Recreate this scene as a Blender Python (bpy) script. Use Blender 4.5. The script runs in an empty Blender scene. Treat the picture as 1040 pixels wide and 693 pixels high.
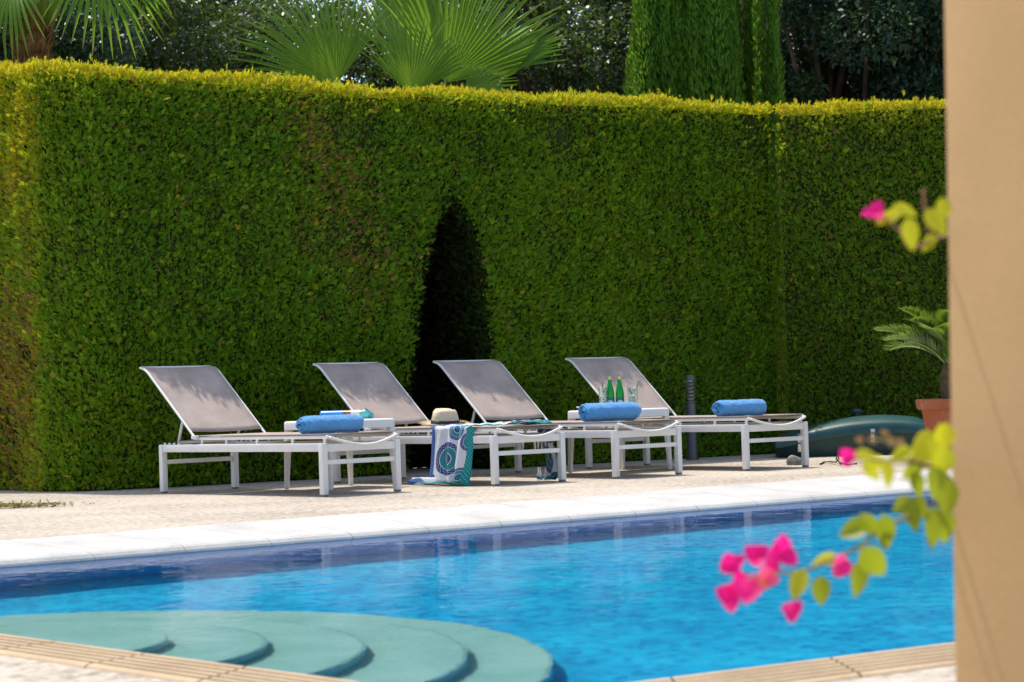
import bpy, bmesh, math, random
import numpy as np
from mathutils import Vector, Matrix, noise as mnoise

random.seed(7)
RNG = np.random.default_rng(11)
S = bpy.context.scene
COL = S.collection
PI = math.pi

# ------------------------------------------------------------------ camera
F_PX, PITCH, ROLL, CAM_H = 2201.26, 0.024024, 0.031532, 0.6141
PW, PH = 1040.0, 693.0


def ray(px, py):
    a, b = px - PW / 2, py - PH / 2
    cr, sr = math.cos(ROLL), math.sin(ROLL)
    x0, y0 = a * cr - b * sr, b * cr + a * sr
    dx, dy, dz = x0 / F_PX, 1.0, -y0 / F_PX
    c, s = math.cos(PITCH), math.sin(PITCH)
    return Vector((dx, dy * c - dz * s, dy * s + dz * c))


def G(px, py, z=0.0):
    """point of the horizontal plane z seen at a photo pixel"""
    d = ray(px, py)
    t = (z - CAM_H) / d.z
    return Vector((d.x * t, d.y * t, z))


def A(px, py, dist):
    """point at a given depth (metres along +Y)"""
    d = ray(px, py)
    t = dist / d.y
    return Vector((d.x * t, dist, CAM_H + d.z * t))


cam = bpy.data.cameras.new('camera')
cam.sensor_width = 36.0
cam.lens = F_PX / PW * 36.0
cam.clip_start = 0.05
cam.clip_end = 3000
cam.dof.use_dof = True
cam.dof.focus_distance = 14.9
cam.dof.aperture_fstop = 5.6
cam.dof.aperture_blades = 0
camo = bpy.data.objects.new('camera', cam)
COL.objects.link(camo)
_c, _s = math.cos(PITCH), math.sin(PITCH)
_R, _U, _F = Vector((1, 0, 0)), Vector((0, -_s, _c)), Vector((0, _c, _s))
_cr, _sr = math.cos(ROLL), math.sin(ROLL)
_r = _R * _cr - _U * _sr
_u = _U * _cr + _R * _sr
M4 = Matrix((( _r.x, _u.x, -_F.x, 0), (_r.y, _u.y, -_F.y, 0), (_r.z, _u.z, -_F.z, CAM_H), (0, 0, 0, 1)))
camo.matrix_world = M4
S.camera = camo

# ------------------------------------------------------------------ light
SUN_AZ = math.atan2(-0.62, 0.78)        # direction towards the sun, clockwise from +Y
SUN_EL = math.radians(69.0)
to_sun = Vector((math.sin(SUN_AZ) * math.cos(SUN_EL), math.cos(SUN_AZ) * math.cos(SUN_EL), math.sin(SUN_EL)))
w = bpy.data.worlds.new('World')
S.world = w
w.use_nodes = True
nt = w.node_tree
nt.nodes.clear()
sky = nt.nodes.new('ShaderNodeTexSky')
sky.sky_type = 'NISHITA'
sky.sun_disc = False
sky.sun_elevation = SUN_EL
sky.sun_rotation = SUN_AZ
sky.air_density = 1.0
sky.dust_density = 2.0
sky.ozone_density = 0.6
bg = nt.nodes.new('ShaderNodeBackground')
bg.inputs['Strength'].default_value = 0.15
out = nt.nodes.new('ShaderNodeOutputWorld')
nt.links.new(sky.outputs[0], bg.inputs[0])
nt.links.new(bg.outputs[0], out.inputs[0])
sl = bpy.data.lights.new('sun', 'SUN')
sl.energy = 3.0
sl.angle = math.radians(0.53)
sl.color = (1.0, 0.93, 0.82)
suno = bpy.data.objects.new('sun', sl)
COL.objects.link(suno)
suno.rotation_mode = 'QUATERNION'
suno.rotation_quaternion = to_sun.to_track_quat('Z', 'Y')
suno.location = to_sun * 40
try:
    sl.cycles.is_caustics_light = True
except Exception as e:
    print('no caustics flag', e)

S.view_settings.view_transform = 'Standard'
S.view_settings.look = 'None'
S.view_settings.gamma = 1.0
S.view_settings.use_curve_mapping = False
S.view_settings.exposure = 0.75
S.render.engine = 'CYCLES'
S.cycles.use_denoising = True
S.cycles.max_bounces = 9
S.cycles.diffuse_bounces = 4
S.cycles.glossy_bounces = 4
S.cycles.transmission_bounces = 6
S.cycles.transparent_max_bounces = 10
S.cycles.caustics_refractive = True
S.cycles.caustics_reflective = False
S.cycles.sample_clamp_indirect = 6.0


# ------------------------------------------------------------------ node helpers
class N:
    """thin wrapper for building a material"""

    def __init__(self, name):
        self.m = bpy.data.materials.new(name)
        self.m.use_nodes = True
        self.t = self.m.node_tree
        self.t.nodes.clear()
        self.out = self.t.nodes.new('ShaderNodeOutputMaterial')

    def n(self, typ, props=None, **ins):
        nd = self.t.nodes.new(typ)
        for k, v in (props or {}).items():
            setattr(nd, k, v)
        for k, v in ins.items():
            key = int(k[1:]) if k[0] == '_' and k[1:].isdigit() else k.replace('_', ' ')
            self.set(nd.inputs[key], v)
        return nd

    def set(self, sock, v):
        if isinstance(v, bpy.types.NodeSocket):
            self.t.links.new(v, sock)
        elif isinstance(v, bpy.types.Node):
            self.t.links.new(v.outputs[0], sock)
        else:
            sock.default_value = v

    def math(self, op, a, b=0.0, clamp=False):
        nd = self.n('ShaderNodeMath', {'operation': op, 'use_clamp': clamp}, _0=a, _1=b)
        return nd.outputs[0]

    def ramp(self, fac, stops, interp='LINEAR'):
        nd = self.n('ShaderNodeValToRGB', None, Fac=fac)
        cr = nd.color_ramp
        cr.interpolation = interp
        while len(cr.elements) < len(stops):
            cr.elements.new(0.5)
        for e, (p, c) in zip(cr.elements, stops):
            e.position = p
            e.color = (*c, 1) if len(c) == 3 else c
        return nd.outputs[0]

    def mix(self, fac, a, b, blend='MIX'):
        nd = self.n('ShaderNodeMix', {'data_type': 'RGBA', 'blend_type': blend})
        self.set(nd.inputs[0], fac)
        self.set(nd.inputs[6], a if not isinstance(a, tuple) else (*a[:3], 1))
        self.set(nd.inputs[7], b if not isinstance(b, tuple) else (*b[:3], 1))
        return nd.outputs[2]

    def noise(self, scale, vec=None, detail=4.0, rough=0.55, out=0):
        nd = self.n('ShaderNodeTexNoise', None, Scale=scale, Detail=detail, Roughness=rough)
        if vec is not None:
            self.set(nd.inputs['Vector'], vec)
        return nd.outputs[out]

    def obj(self):
        return self.n('ShaderNodeTexCoord').outputs['Object']

    def attr(self, name, out='Fac'):
        return self.n('ShaderNodeAttribute', {'attribute_name': name}).outputs[out]

    def bump(self, h, strength=0.3, dist=0.01):
        return self.n('ShaderNodeBump', None, Height=h, Strength=strength, Distance=dist).outputs[0]

    def principled(self, color, rough=0.6, normal=None, spec=0.4, metal=0.0, **kw):
        nd = self.n('ShaderNodeBsdfPrincipled')
        self.set(nd.inputs['Base Color'], (*color, 1) if isinstance(color, tuple) and len(color) == 3 else color)
        self.set(nd.inputs['Roughness'], rough)
        self.set(nd.inputs['Specular IOR Level'], spec)
        self.set(nd.inputs['Metallic'], metal)
        if normal is not None:
            self.set(nd.inputs['Normal'], normal)
        for k, v in kw.items():
            self.set(nd.inputs[k.replace('_', ' ')], v)
        return nd

    def done(self, shader):
        self.set(self.out.inputs[0], shader)
        return self.m


def simple(name, col, rough=0.6, var=0.12, scale=8.0, bump=0.0, bscale=60.0, spec=0.4, metal=0.0):
    """paint, plastic, stone... with uneven tone and a little surface relief"""
    k = N(name)
    o = k.obj()
    f = k.noise(scale, o, 5)
    lo = tuple(c * (1 - var) for c in col)
    hi = tuple(min(1, c * (1 + var)) for c in col)
    c = k.ramp(f, [(0.3, lo), (0.7, hi)])
    nrm = k.bump(k.noise(bscale, o, 3), bump, 0.01) if bump else None
    r = k.math('ADD', rough - 0.06, k.math('MULTIPLY', k.noise(scale * 2.3, o), 0.12))
    return k.done(k.principled(c, r, nrm, spec, metal))


def leafmat(name, stops, rough=0.5, trans=0.4, tcol=None, spec=0.35):
    """foliage: colour by the per-leaf 'tint' attribute, some light through the blade"""
    k = N(name)
    c = k.ramp(k.attr('tint'), stops)
    p = k.principled(c, rough, None, spec)
    tc = k.mix(0.55, c, tcol or (0.35, 0.45, 0.02), 'MIX')
    tr = k.n('ShaderNodeBsdfTranslucent', None, Color=tc)
    mx = k.n('ShaderNodeMixShader', None, _0=trans)
    k.set(mx.inputs[1], p)
    k.set(mx.inputs[2], tr)
    return k.done(mx)


# ------------------------------------------------------------------ object helpers
def tag(o, label=None, cat=None, group=None, kind=None):
    if label:
        o['label'] = label
    if cat:
        o['category'] = cat
    if group:
        o['group'] = group
    if kind:
        o['kind'] = kind
    return o


def empty(name, loc=(0, 0, 0), rz=0.0):
    o = bpy.data.objects.new(name, None)
    o.empty_display_size = 0.1
    COL.objects.link(o)
    o.location = loc
    o.rotation_euler = (0, 0, rz)
    return o


def copy_tree(o, parent=None):
    c = o.copy()
    COL.objects.link(c)
    if parent is not None:
        c.parent = parent
    for ch in list(o.children):
        copy_tree(ch, c)
    return c


class MB:
    """collects shapes, then links them as one mesh object"""

    def __init__(self):
        self.v, self.f, self.mi, self.uv = [], [], [], {}

    def add(self, vs, fs, mi=0):
        b = len(self.v)
        self.v += [tuple(p) for p in vs]
        self.f += [tuple(b + i for i in f) for f in fs]
        self.mi += [mi] * len(fs)

    def box(self, c, s, rot=None, mi=0, bev=0.0):
        bm = bmesh.new()
        bmesh.ops.create_cube(bm, size=1.0)
        for v in bm.verts:
            v.co = Vector((v.co.x * s[0], v.co.y * s[1], v.co.z * s[2]))
        if bev:
            bmesh.ops.bevel(bm, geom=list(bm.edges), offset=bev, segments=2, profile=0.6, affect='EDGES')
        self.frombm(bm, c, rot, mi)

    def frombm(self, bm, c=(0, 0, 0), rot=None, mi=0):
        bm.verts.index_update()
        c = Vector(c)
        vs = [((rot @ v.co) if rot else v.co) + c for v in bm.verts]
        self.add(vs, [[v.index for v in f.verts] for f in bm.faces], mi)
        bm.free()

    def beam(self, a, b, wd, ht, up=(0, 0, 1), bev=0.004, mi=0):
        a, b = Vector(a), Vector(b)
        d = (b - a)
        L = d.length
        d.normalize()
        up = Vector(up)
        x = d.cross(up).normalized()
        z = x.cross(d).normalized()
        rot = Matrix((x, d, z)).transposed()
        self.box((a + b) / 2, (wd, L, ht), rot, mi, bev)

    def tube(self, pts, r, n=8, caps=True, mi=0):
        pts = [Vector(p) for p in pts]
        rs = r if isinstance(r, (list, tuple)) else [r] * len(pts)
        ref = Vector((0.13, 0.21, 1)).normalized()
        vs, fs = [], []
        prev = None
        for i, p in enumerate(pts):
            d = (pts[min(i + 1, len(pts) - 1)] - pts[max(i - 1, 0)]).normalized()
            if prev is None:
                x = d.cross(ref)
                if x.length < 1e-3:
                    x = d.cross(Vector((1, 0, 0)))
            else:
                x = prev - d * prev.dot(d)
            x.normalize()
            prev = x
            y = d.cross(x)
            for k in range(n):
                t = 2 * PI * k / n
                vs.append(p + (x * math.cos(t) + y * math.sin(t)) * rs[i])
        for i in range(len(pts) - 1):
            for k in range(n):
                a, b = i * n + k, i * n + (k + 1) % n
                fs.append((a, b, b + n, a + n))
        if caps:
            fs.append(tuple(range(n))[::-1])
            fs.append(tuple(range((len(pts) - 1) * n, len(pts) * n)))
        self.add(vs, fs, mi)

    def lathe(self, prof, n=24, c=(0, 0, 0), mi=0, sx=1.0, sy=1.0):
        c = Vector(c)
        vs, fs = [], []
        for r, z in prof:
            for k in range(n):
                t = 2 * PI * k / n
                vs.append((c.x + r * math.cos(t) * sx, c.y + r * math.sin(t) * sy, c.z + z))
        m = len(prof)
        for i in range(m - 1):
            for k in range(n):
                a, b = i * n + k, i * n + (k + 1) % n
                fs.append((a, b, b + n, a + n))
        if prof[0][0] > 1e-6:
            fs.append(tuple(range(n))[::-1])
        if prof[-1][0] > 1e-6:
            fs.append(tuple(range((m - 1) * n, m * n)))
        self.add(vs, fs, mi)

    def grid(self, P, mi=0, closed_u=False):
        """P[i][j] points"""
        ni, nj = len(P), len(P[0])
        vs = [p for row in P for p in row]
        fs = []
        for i in range(ni - 1):
            for j in range(nj - 1):
                a = i * nj + j
                fs.append((a, a + 1, a + nj + 1, a + nj))
        self.add(vs, fs, mi)

    def build(self, name, mats, parent=None, smooth=False, uv=None):
        me = bpy.data.meshes.new(name)
        me.from_pydata(self.v, [], self.f)
        ms = mats if isinstance(mats, (list, tuple)) else [mats]
        for m in ms:
            me.materials.append(m)
        if len(ms) > 1:
            me.polygons.foreach_set('material_index', self.mi)
        if smooth:
            me.polygons.foreach_set('use_smooth', [True] * len(me.polygons))
            if smooth == 'auto':
                me.set_sharp_from_angle(angle=math.radians(38))
        if uv is not None:
            l = me.uv_layers.new(name='UVMap')
            for lp in me.loops:
                l.data[lp.index].uv = uv[lp.vertex_index]
        me.update()
        o = bpy.data.objects.new(name, me)
        COL.objects.link(o)
        if parent is not None:
            o.parent = parent
        return o


def npmesh(name, V, Fq, mat, parent=None, tint=None, smooth=False):
    """fast mesh from numpy quads"""
    me = bpy.data.meshes.new(name)
    nv, nf = len(V), len(Fq)
    k = Fq.shape[1]
    me.vertices.add(nv)
    me.vertices.foreach_set('co', np.ascontiguousarray(V, np.float32).ravel())
    me.loops.add(nf * k)
    me.loops.foreach_set('vertex_index', np.ascontiguousarray(Fq, np.int32).ravel())
    me.polygons.add(nf)
    me.polygons.foreach_set('loop_start', np.arange(0, nf * k, k, dtype=np.int32))
    me.polygons.foreach_set('loop_total', np.full(nf, k, np.int32))
    if smooth:
        me.polygons.foreach_set('use_smooth', np.ones(nf, bool))
    if tint is not None:
        a = me.attributes.new('tint', 'FLOAT', 'POINT')
        a.data.foreach_set('value', np.ascontiguousarray(tint, np.float32))
    me.materials.append(mat)
    me.update(calc_edges=True)
    me.validate()
    o = bpy.data.objects.new(name, me)
    COL.objects.link(o)
    if parent is not None:
        o.parent = parent
    return o


def norm(a):
    return a / np.maximum(np.linalg.norm(a, axis=-1, keepdims=True), 1e-9)


def cards(P, D, Nn, L, Wd, tint, fold=0.15, mid=0.45):
    """leaf blades: one bent diamond each. P base, D direction, Nn blade normal"""
    D = norm(D)
    X = norm(np.cross(D, Nn))
    Nn = np.cross(X, D)
    L, Wd = L[:, None], Wd[:, None]
    m = P + D * L * mid
    v0 = P
    v1 = m - X * Wd * 0.5 + Nn * Wd * fold
    v2 = P + D * L - Nn * Wd * fold
    v3 = m + X * Wd * 0.5 + Nn * Wd * fold
    V = np.stack([v0, v1, v2, v3], 1).reshape(-1, 3)
    Fq = np.arange(len(V), dtype=np.int32).reshape(-1, 4)
    return V, Fq, np.repeat(tint, 4)


def merge(parts):
    Vs, Fs, Ts, b = [], [], [], 0
    for V, Fq, t in parts:
        Vs.append(V)
        Fs.append(Fq + b)
        Ts.append(t)
        b += len(V)
    return np.concatenate(Vs), np.concatenate(Fs), np.concatenate(Ts)


def vnoise(P, scale, seed=0.0):
    """cheap smooth noise, about -1..1, from sums of rotated sines"""
    rg = np.random.default_rng(int(seed * 1000) + 5)
    r = np.zeros(len(P))
    for o in range(4):
        for q in range(3):
            d = rg.normal(size=P.shape[1])
            d /= np.linalg.norm(d)
            r += np.sin(P @ d * scale * (1.9 ** o) * rg.uniform(0.7, 1.3) + rg.uniform(0, 6.28)) / (1.6 ** o) / 2.2
    return r / 1.6


# ================================================================== THE POOL AND THE DECK
Z_LIP, Z_WATER, Z_FLOOR = -0.05, -0.079, -1.16
PHI = math.radians(39.1)


def xy(p):
    return Vector((p[0], p[1]))


def isect(p, d, q, e):
    den = d.x * e.y - d.y * e.x
    t = ((q.x - p.x) * e.y - (q.y - p.y) * e.x) / den
    return p + d * t


farA, farB = xy(G(126, 559.5, Z_LIP)), xy(G(840, 503, Z_LIP))
nlA, nlB = xy(G(0, 641, Z_LIP)), xy(G(300, 681, Z_LIP))
nrA, nrB = xy(G(650, 690, Z_LIP)), xy(G(965, 651, Z_LIP))
dF, dL, dN = (farB - farA).normalized(), (nlB - nlA).normalized(), (nrB - nrA).normalized()
Kl = isect(farA, dF, nlA, dL)
Kn = isect(nlA, dL, nrA, dN)
Kfr = farB + dF * 3.2
Knr = isect(Kfr, dL, nrA, dN)
INNER = [Kl, Kn, Knr, Kfr]                       # left-far, near, near-right, far-right
pool_org = Vector((Kn.x, Kn.y, 0))
rotI = Matrix.Rotation(-PHI, 3, 'Z')


def loc(p, z=None):
    """world -> pool axes"""
    q = rotI @ (Vector((p[0], p[1], 0)) - pool_org)
    return Vector((q.x, q.y, p[2] if z is None else z))


def place(o):
    o.location = pool_org
    o.rotation_euler = (0, 0, PHI)
    return o


# outer line of the coping
oF = [xy(G(150, 538.5, 0)), xy(G(840, 486, 0))]
dOF = (oF[1] - oF[0]).normalized()
nL = Vector((-dL.y, dL.x)) * -1.0
if nL.dot(Kn - Knr) < 0:
    nL = -nL
nN = Vector((dN.y, -dN.x))
oL = nlA + nL * 0.29
oN = nrA + nN * 0.34
oR = Kfr + (-nL) * 0.34
OUTER = [isect(oF[0], dOF, oL, dL), isect(oL, dL, oN, dN), isect(oN, dN, oR, dL), isect(oR, dL, oF[0], dOF)]


def stonemat(name, c1, c2, rough, groove=False):
    k = N(name)
    o = k.obj()
    n1 = k.noise(3.0, o, 6)
    n2 = k.noise(55.0, o, 4)
    f = k.math('ADD', k.math('MULTIPLY', n1, 0.65), k.math('MULTIPLY', n2, 0.35))
    c = k.ramp(f, [(0.36, c1), (0.62, c2)])
    sp = k.ramp(k.noise(140.0, o, 2), [(0.68, (1, 1, 1)), (0.76, (0.55, 0.5, 0.45))])
    c = k.mix(0.5, c, sp, 'MULTIPLY')
    nrm = k.bump(f, 0.35, 0.012)
    return k.done(k.principled(c, rough, nrm, 0.3))


m_coping = stonemat('white_stone', (0.385, 0.37, 0.345), (0.525, 0.51, 0.48), 0.62)
m_ridge = stonemat('sand_stone', (0.36, 0.255, 0.145), (0.48, 0.355, 0.21), 0.66)


def coping_side(mb, i0, i1, zo, ridged=False, stone=0.48):
    a, b, oa, ob = INNER[i0], INNER[i1], OUTER[i0], OUTER[i1]
    L = (b - a).length
    n = max(1, round(L / stone))
    for s in range(n):
        secs = []
        g = (0.004 if ridged else 0.0013) / L
        for t in (s / n + g, (s + 1) / n - g):
            pi, po = a.lerp(b, t), oa.lerp(ob, t)
            z0, z1 = Z_LIP, zo(t)
            d = (po - pi)
            wd = d.length
            u = d / wd
            dark = []
            prof = [(0.0, -0.058), (-0.004, -0.050), (-0.003, -0.036), (0.006, -0.020), (0.022, -0.007), (0.042, 0.000)]
            if ridged:
                nr = 6
                for q in range(nr):
                    dark += [len(prof) - 1, len(prof), len(prof) + 1]
                    f0 = 0.045 + q * (wd - 0.06) / nr
                    stp = (wd - 0.06) / nr
                    prof += [(f0, -0.012), (f0 + stp * 0.20, -0.012), (f0 + stp * 0.26, 0.004), (f0 + stp * 0.5, 0.006), (f0 + stp * 0.92, 0.004)]
            else:
                prof += [(0.07, 0.002)]
            prof += [(wd - 0.008, 0.0), (wd - 0.002, -0.008), (wd - 0.002, -0.058)]
            pts = []
            for x, h in prof:
                f = min(max(x / wd, 0), 1)
                p = pi + u * x
                pts.append(loc((p.x, p.y, z0 + (z1 - z0) * f + h)))
            secs.append(pts)
        m = len(secs[0])
        vs = secs[0] + secs[1]
        fs = [(j, j + 1, m + j + 1, m + j) for j in range(m - 1)]
        fs += [(m - 1, 0, m, 2 * m - 1), tuple(range(m))[::-1], tuple(range(m, 2 * m))]
        mb.add(vs, fs)
        for j in dark:
            mb.mi[len(mb.mi) - len(fs) + j] = 1


m_groove = stonemat('dark_groove', (0.13, 0.085, 0.045), (0.22, 0.15, 0.085), 0.8)  # darker stone colour for the groove faces
mb = MB()
coping_side(mb, 3, 0, lambda t: 0.004)
cf = mb.build('coping', m_coping)
tag(place(cf), kind='structure')
mb = MB()
coping_side(mb, 0, 1, lambda t: 0.004 - 0.054 * min(1, t / 0.2), True)
coping_side(mb, 1, 2, lambda t: -0.05, True)
coping_side(mb, 2, 3, lambda t: -0.05 + 0.054 * max(0, (t - 0.8) / 0.2), True)
tag(place(mb.build('ridged_coping', [m_ridge, m_groove])), kind='structure')

# deck: a ring of paving round the pool, and the garden soil round that
k = N('washed_concrete')
o = k.obj()
n1 = k.noise(0.9, o, 6, 0.6)
n2 = k.noise(26.0, o, 5, 0.65)
n3 = k.noise(150.0, o, 3)
f = k.math('ADD', k.math('ADD', k.math('MULTIPLY', n1, 0.25), k.math('MULTIPLY', n2, 0.55)), k.math('MULTIPLY', n3, 0.2))
c = k.ramp(f, [(0.40, (0.215, 0.175, 0.135)), (0.52, (0.455, 0.40, 0.325)), (0.66, (0.58, 0.52, 0.44))])
c = k.mix(0.55, c, k.ramp(k.noise(60.0, o, 3), [(0.3, (0.62, 0.55, 0.5)), (0.48, (1, 1, 1))]), 'MULTIPLY')
vor = k.n('ShaderNodeTexVoronoi', {'feature': 'DISTANCE_TO_EDGE'}, Scale=7.0)
k.set(vor.inputs['Vector'], o)
h = k.math('ADD', f, k.math('MULTIPLY', k.ramp(vor.outputs['Distance'], [(0, (0, 0, 0)), (0.06, (1, 1, 1))]), 0.15))
m_deck = k.done(k.principled(c, 0.8, k.bump(h, 0.55, 0.02), 0.25))

R1 = []
mid = sum(INNER, Vector((0, 0))) / 4
DZ = [0.0, -0.05, -0.05, 0.0]
for p in OUTER:
    R1.append(mid + (p - mid) * 1.0)
D_OUT = [mid + Vector((-26, 2)), mid + Vector((2, -20)), mid + Vector((26, -2)), mid + Vector((6, 22))]
D_OUT = [OUTER[0] + (-dF * 9 - dL * 12), OUTER[1] + (-dF * 9 + dL * 9), OUTER[2] + (dF * 12 + dL * 9), OUTER[3] + (dF * 12 - dL * 12)]
mb = MB()
for i in range(4):
    j = (i + 1) % 4
    ts = [0, 0.2, 1] if i == 0 else ([0, 0.8, 1] if i == 2 else [0, 1])
    for t0, t1 in zip(ts[:-1], ts[1:]):
        q = []
        for P, t in ((OUTER, t0), (OUTER, t1), (D_OUT, t1), (D_OUT, t0)):
            p = P[i].lerp(P[j], t)
            if i == 0:
                z = -0.05 * min(1, t / 0.2)
            elif i == 2:
                z = -0.05 + 0.05 * max(0, (t - 0.8) / 0.2)
            else:
                z = DZ[i]
            q.append(loc((p.x, p.y, z - 0.002)))
        mb.add(q, [(0, 1, 2, 3)])
tag(place(mb.build('deck', m_deck)), kind='structure')

m_soil = simple('dry_soil', (0.16, 0.12, 0.075), 0.9, 0.35, 1.5, 0.4, 18.0, 0.2)
mb = MB()
BIG = [Vector((-900, -900)), Vector((900, -900)), Vector((900, 900)), Vector((-900, 900))]
ctr = sum(D_OUT, Vector((0, 0))) / 4
BIG = [ctr + (p - ctr).normalized() * 1200 for p in D_OUT]
for i in range(4):
    j = (i + 1) % 4
    q = [(p.x, p.y, z) for p, z in ((D_OUT[i], DZ[i] - 0.006), (D_OUT[j], DZ[j] - 0.006), (BIG[j], -0.1), (BIG[i], -0.1))]
    mb.add(q, [(0, 1, 2, 3)])
tag(mb.build('ground', m_soil), kind='structure')


# pool shell
def mosaic(name, wall, dark, light, grout, size=0.026):
    k = N(name)
    o = k.obj()
    sp = k.n('ShaderNodeSeparateXYZ', None, Vector=o)
    cb = k.n('ShaderNodeCombineXYZ')
    if wall:
        k.set(cb.inputs[0], k.math('ADD', sp.outputs[0], sp.outputs[1]))
        k.set(cb.inputs[1], sp.outputs[2])
    else:
        k.set(cb.inputs[0], sp.outputs[0])
        k.set(cb.inputs[1], sp.outputs[1])
    br = k.n('ShaderNodeTexBrick', {'offset': 0.0, 'squash': 1.0})
    k.set(br.inputs['Vector'], cb.outputs[0])
    for nm, v in (('Scale', 1.0), ('Mortar Size', size * 0.09), ('Mortar Smooth', 0.2), ('Brick Width', size), ('Row Height', size), ('Bias', 0.0)):
        br.inputs[nm].default_value = v
    br.inputs['Color1'].default_value = (*dark, 1)
    br.inputs['Color2'].default_value = (*light, 1)
    br.inputs['Mortar'].default_value = (*grout, 1)
    tone = k.ramp(k.noise(2.2, o, 4), [(0.35, (0.55, 0.74, 0.85)), (0.65, (1, 1, 1))])
    c = k.mix(1.0, br.outputs['Color'], tone, 'MULTIPLY')
    return k.done(k.principled(c, 0.35, None, 0.3))


m_wall = mosaic('blue_mosaic_wall', True, (0.006, 0.38, 0.80), (0.015, 0.50, 0.92), (0.09, 0.46, 0.78), 0.05)
m_floor = mosaic('blue_mosaic_floor', False, (0.002, 0.26, 0.53), (0.008, 0.52, 0.80), (0.03, 0.50, 0.76), 0.05)

WALL = [mid + (p - mid) * 1.004 for p in INNER]
mb = MB()
for i in range(4):
    j = (i + 1) % 4
    a, b = WALL[i], WALL[j]
    mb.add([loc((a.x, a.y, -0.075)), loc((b.x, b.y, -0.075)), loc((b.x, b.y, Z_FLOOR)), loc((a.x, a.y, Z_FLOOR))], [(0, 1, 2, 3)])
pw = tag(place(mb.build('pool_wall', m_wall)), kind='structure')
mb = MB()
mb.add([loc((p.x, p.y, Z_FLOOR)) for p in WALL], [(0, 1, 2, 3)])
pf = tag(place(mb.build('pool_floor', m_floor)), kind='structure')

# rounded steps fanning out from the short side of the pool
m_step = stonemat('pale_step_stone', (0.21, 0.43, 0.40), (0.32, 0.54, 0.50), 0.6)
Cst = isect(Vector((-1.62, 6.55)), nL, nlA, dL)
step_objs = []
base_ang = math.atan2(-nL.y, -nL.x)
mb = MB()
for i, R in enumerate((0.53, 0.83, 1.13, 1.44, 1.70)):
    zt = Z_WATER - 0.17 * (i + 1)
    zb = Z_FLOOR + 0.003 * (i + 1)
    n = 56
    arc = []
    for q in range(n + 1):
        t = base_ang - PI / 2 + PI * q / n
        arc.append(Vector((Cst.x + R * math.cos(t), Cst.y + R * math.sin(t))))
    top = [loc((p.x, p.y, zt)) for p in arc]
    rim = [loc((Cst.x + (p.x - Cst.x) * (1 - 0.012 / R), Cst.y + (p.y - Cst.y) * (1 - 0.012 / R), zt + 0.008)) for p in arc]
    bot = [loc((p.x, p.y, zb)) for p in arc]
    m = n + 1
    mb.add(rim + top + bot, [tuple(range(m))] + [(q + 1, q, m + q, m + q + 1) for q in range(n)] +
           [(m + q + 1, m + q, 2 * m + q, 2 * m + q + 1) for q in range(n)])
    for q in range(n):
        mb.mi[-1 - q] = 1
ps = tag(place(mb.build('pool_steps', [m_step, mosaic('teal_mosaic_riser', True, (0.10, 0.42, 0.52), (0.18, 0.52, 0.60), (0.25, 0.55, 0.60), 0.025)])), kind='structure')

# water
k = N('pool_water')
o = k.obj()
mp = k.n('ShaderNodeMapping', None, Vector=o)
mp.inputs['Scale'].default_value = (1.0, 1.0, 1.0)
w1 = k.noise(3.2, mp.outputs[0], 3, 0.5)
w2 = k.noise(11.0, mp.outputs[0], 3, 0.5)
w3 = k.noise(34.0, mp.outputs[0], 2, 0.5)
hgt = k.math('ADD', k.math('ADD', w1, k.math('MULTIPLY', w2, 0.34)), k.math('MULTIPLY', w3, 0.05))
nrm = k.bump(hgt, 0.17, 0.02)
rf = k.n('ShaderNodeBsdfRefraction', None, Color=(0.93, 1.0, 1.0, 1), Roughness=0.0, IOR=1.33)
k.set(rf.inputs['Normal'], nrm)
gl = k.n('ShaderNodeBsdfGlossy', None, Roughness=0.0)
k.set(gl.inputs['Normal'], nrm)
fr = k.n('ShaderNodeFresnel', None, IOR=1.33)
k.set(fr.inputs['Normal'], nrm)
mx = k.n('ShaderNodeMixShader')
k.set(mx.inputs[0], k.math('MULTIPLY', fr.outputs[0], 0.58))
k.set(mx.inputs[1], rf)
k.set(mx.inputs[2], gl)
m_water = k.done(mx)
mb = MB()
WQ = [mid + (p - mid) * 1.0055 for p in INNER]
NG = 24
P = [[loc((WQ[0].lerp(WQ[3], i / NG)).lerp(WQ[1].lerp(WQ[2], i / NG), j / NG).to_3d(), Z_WATER) for i in range(NG + 1)] for j in range(NG + 1)]
mb.grid(P)
water = tag(place(mb.build('water', m_water, None, 'auto')), kind='structure')
# make the normals look up
if water.data.polygons[0].normal.z < 0:
    water.data.flip_normals()
try:
    water.cycles.is_caustics_caster = True
    for ob in (pw, pf, ps):
        ob.cycles.is_caustics_receiver = True
except Exception as e:
    print('caustics flags', e)
# ================================================================== LOUNGERS
m_frame = simple('white_powder_coat', (0.74, 0.72, 0.69), 0.42, 0.05, 6.0, 0.05, 220.0, 0.45)
m_glide = simple('grey_rubber', (0.20, 0.17, 0.15), 0.7)

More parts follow.
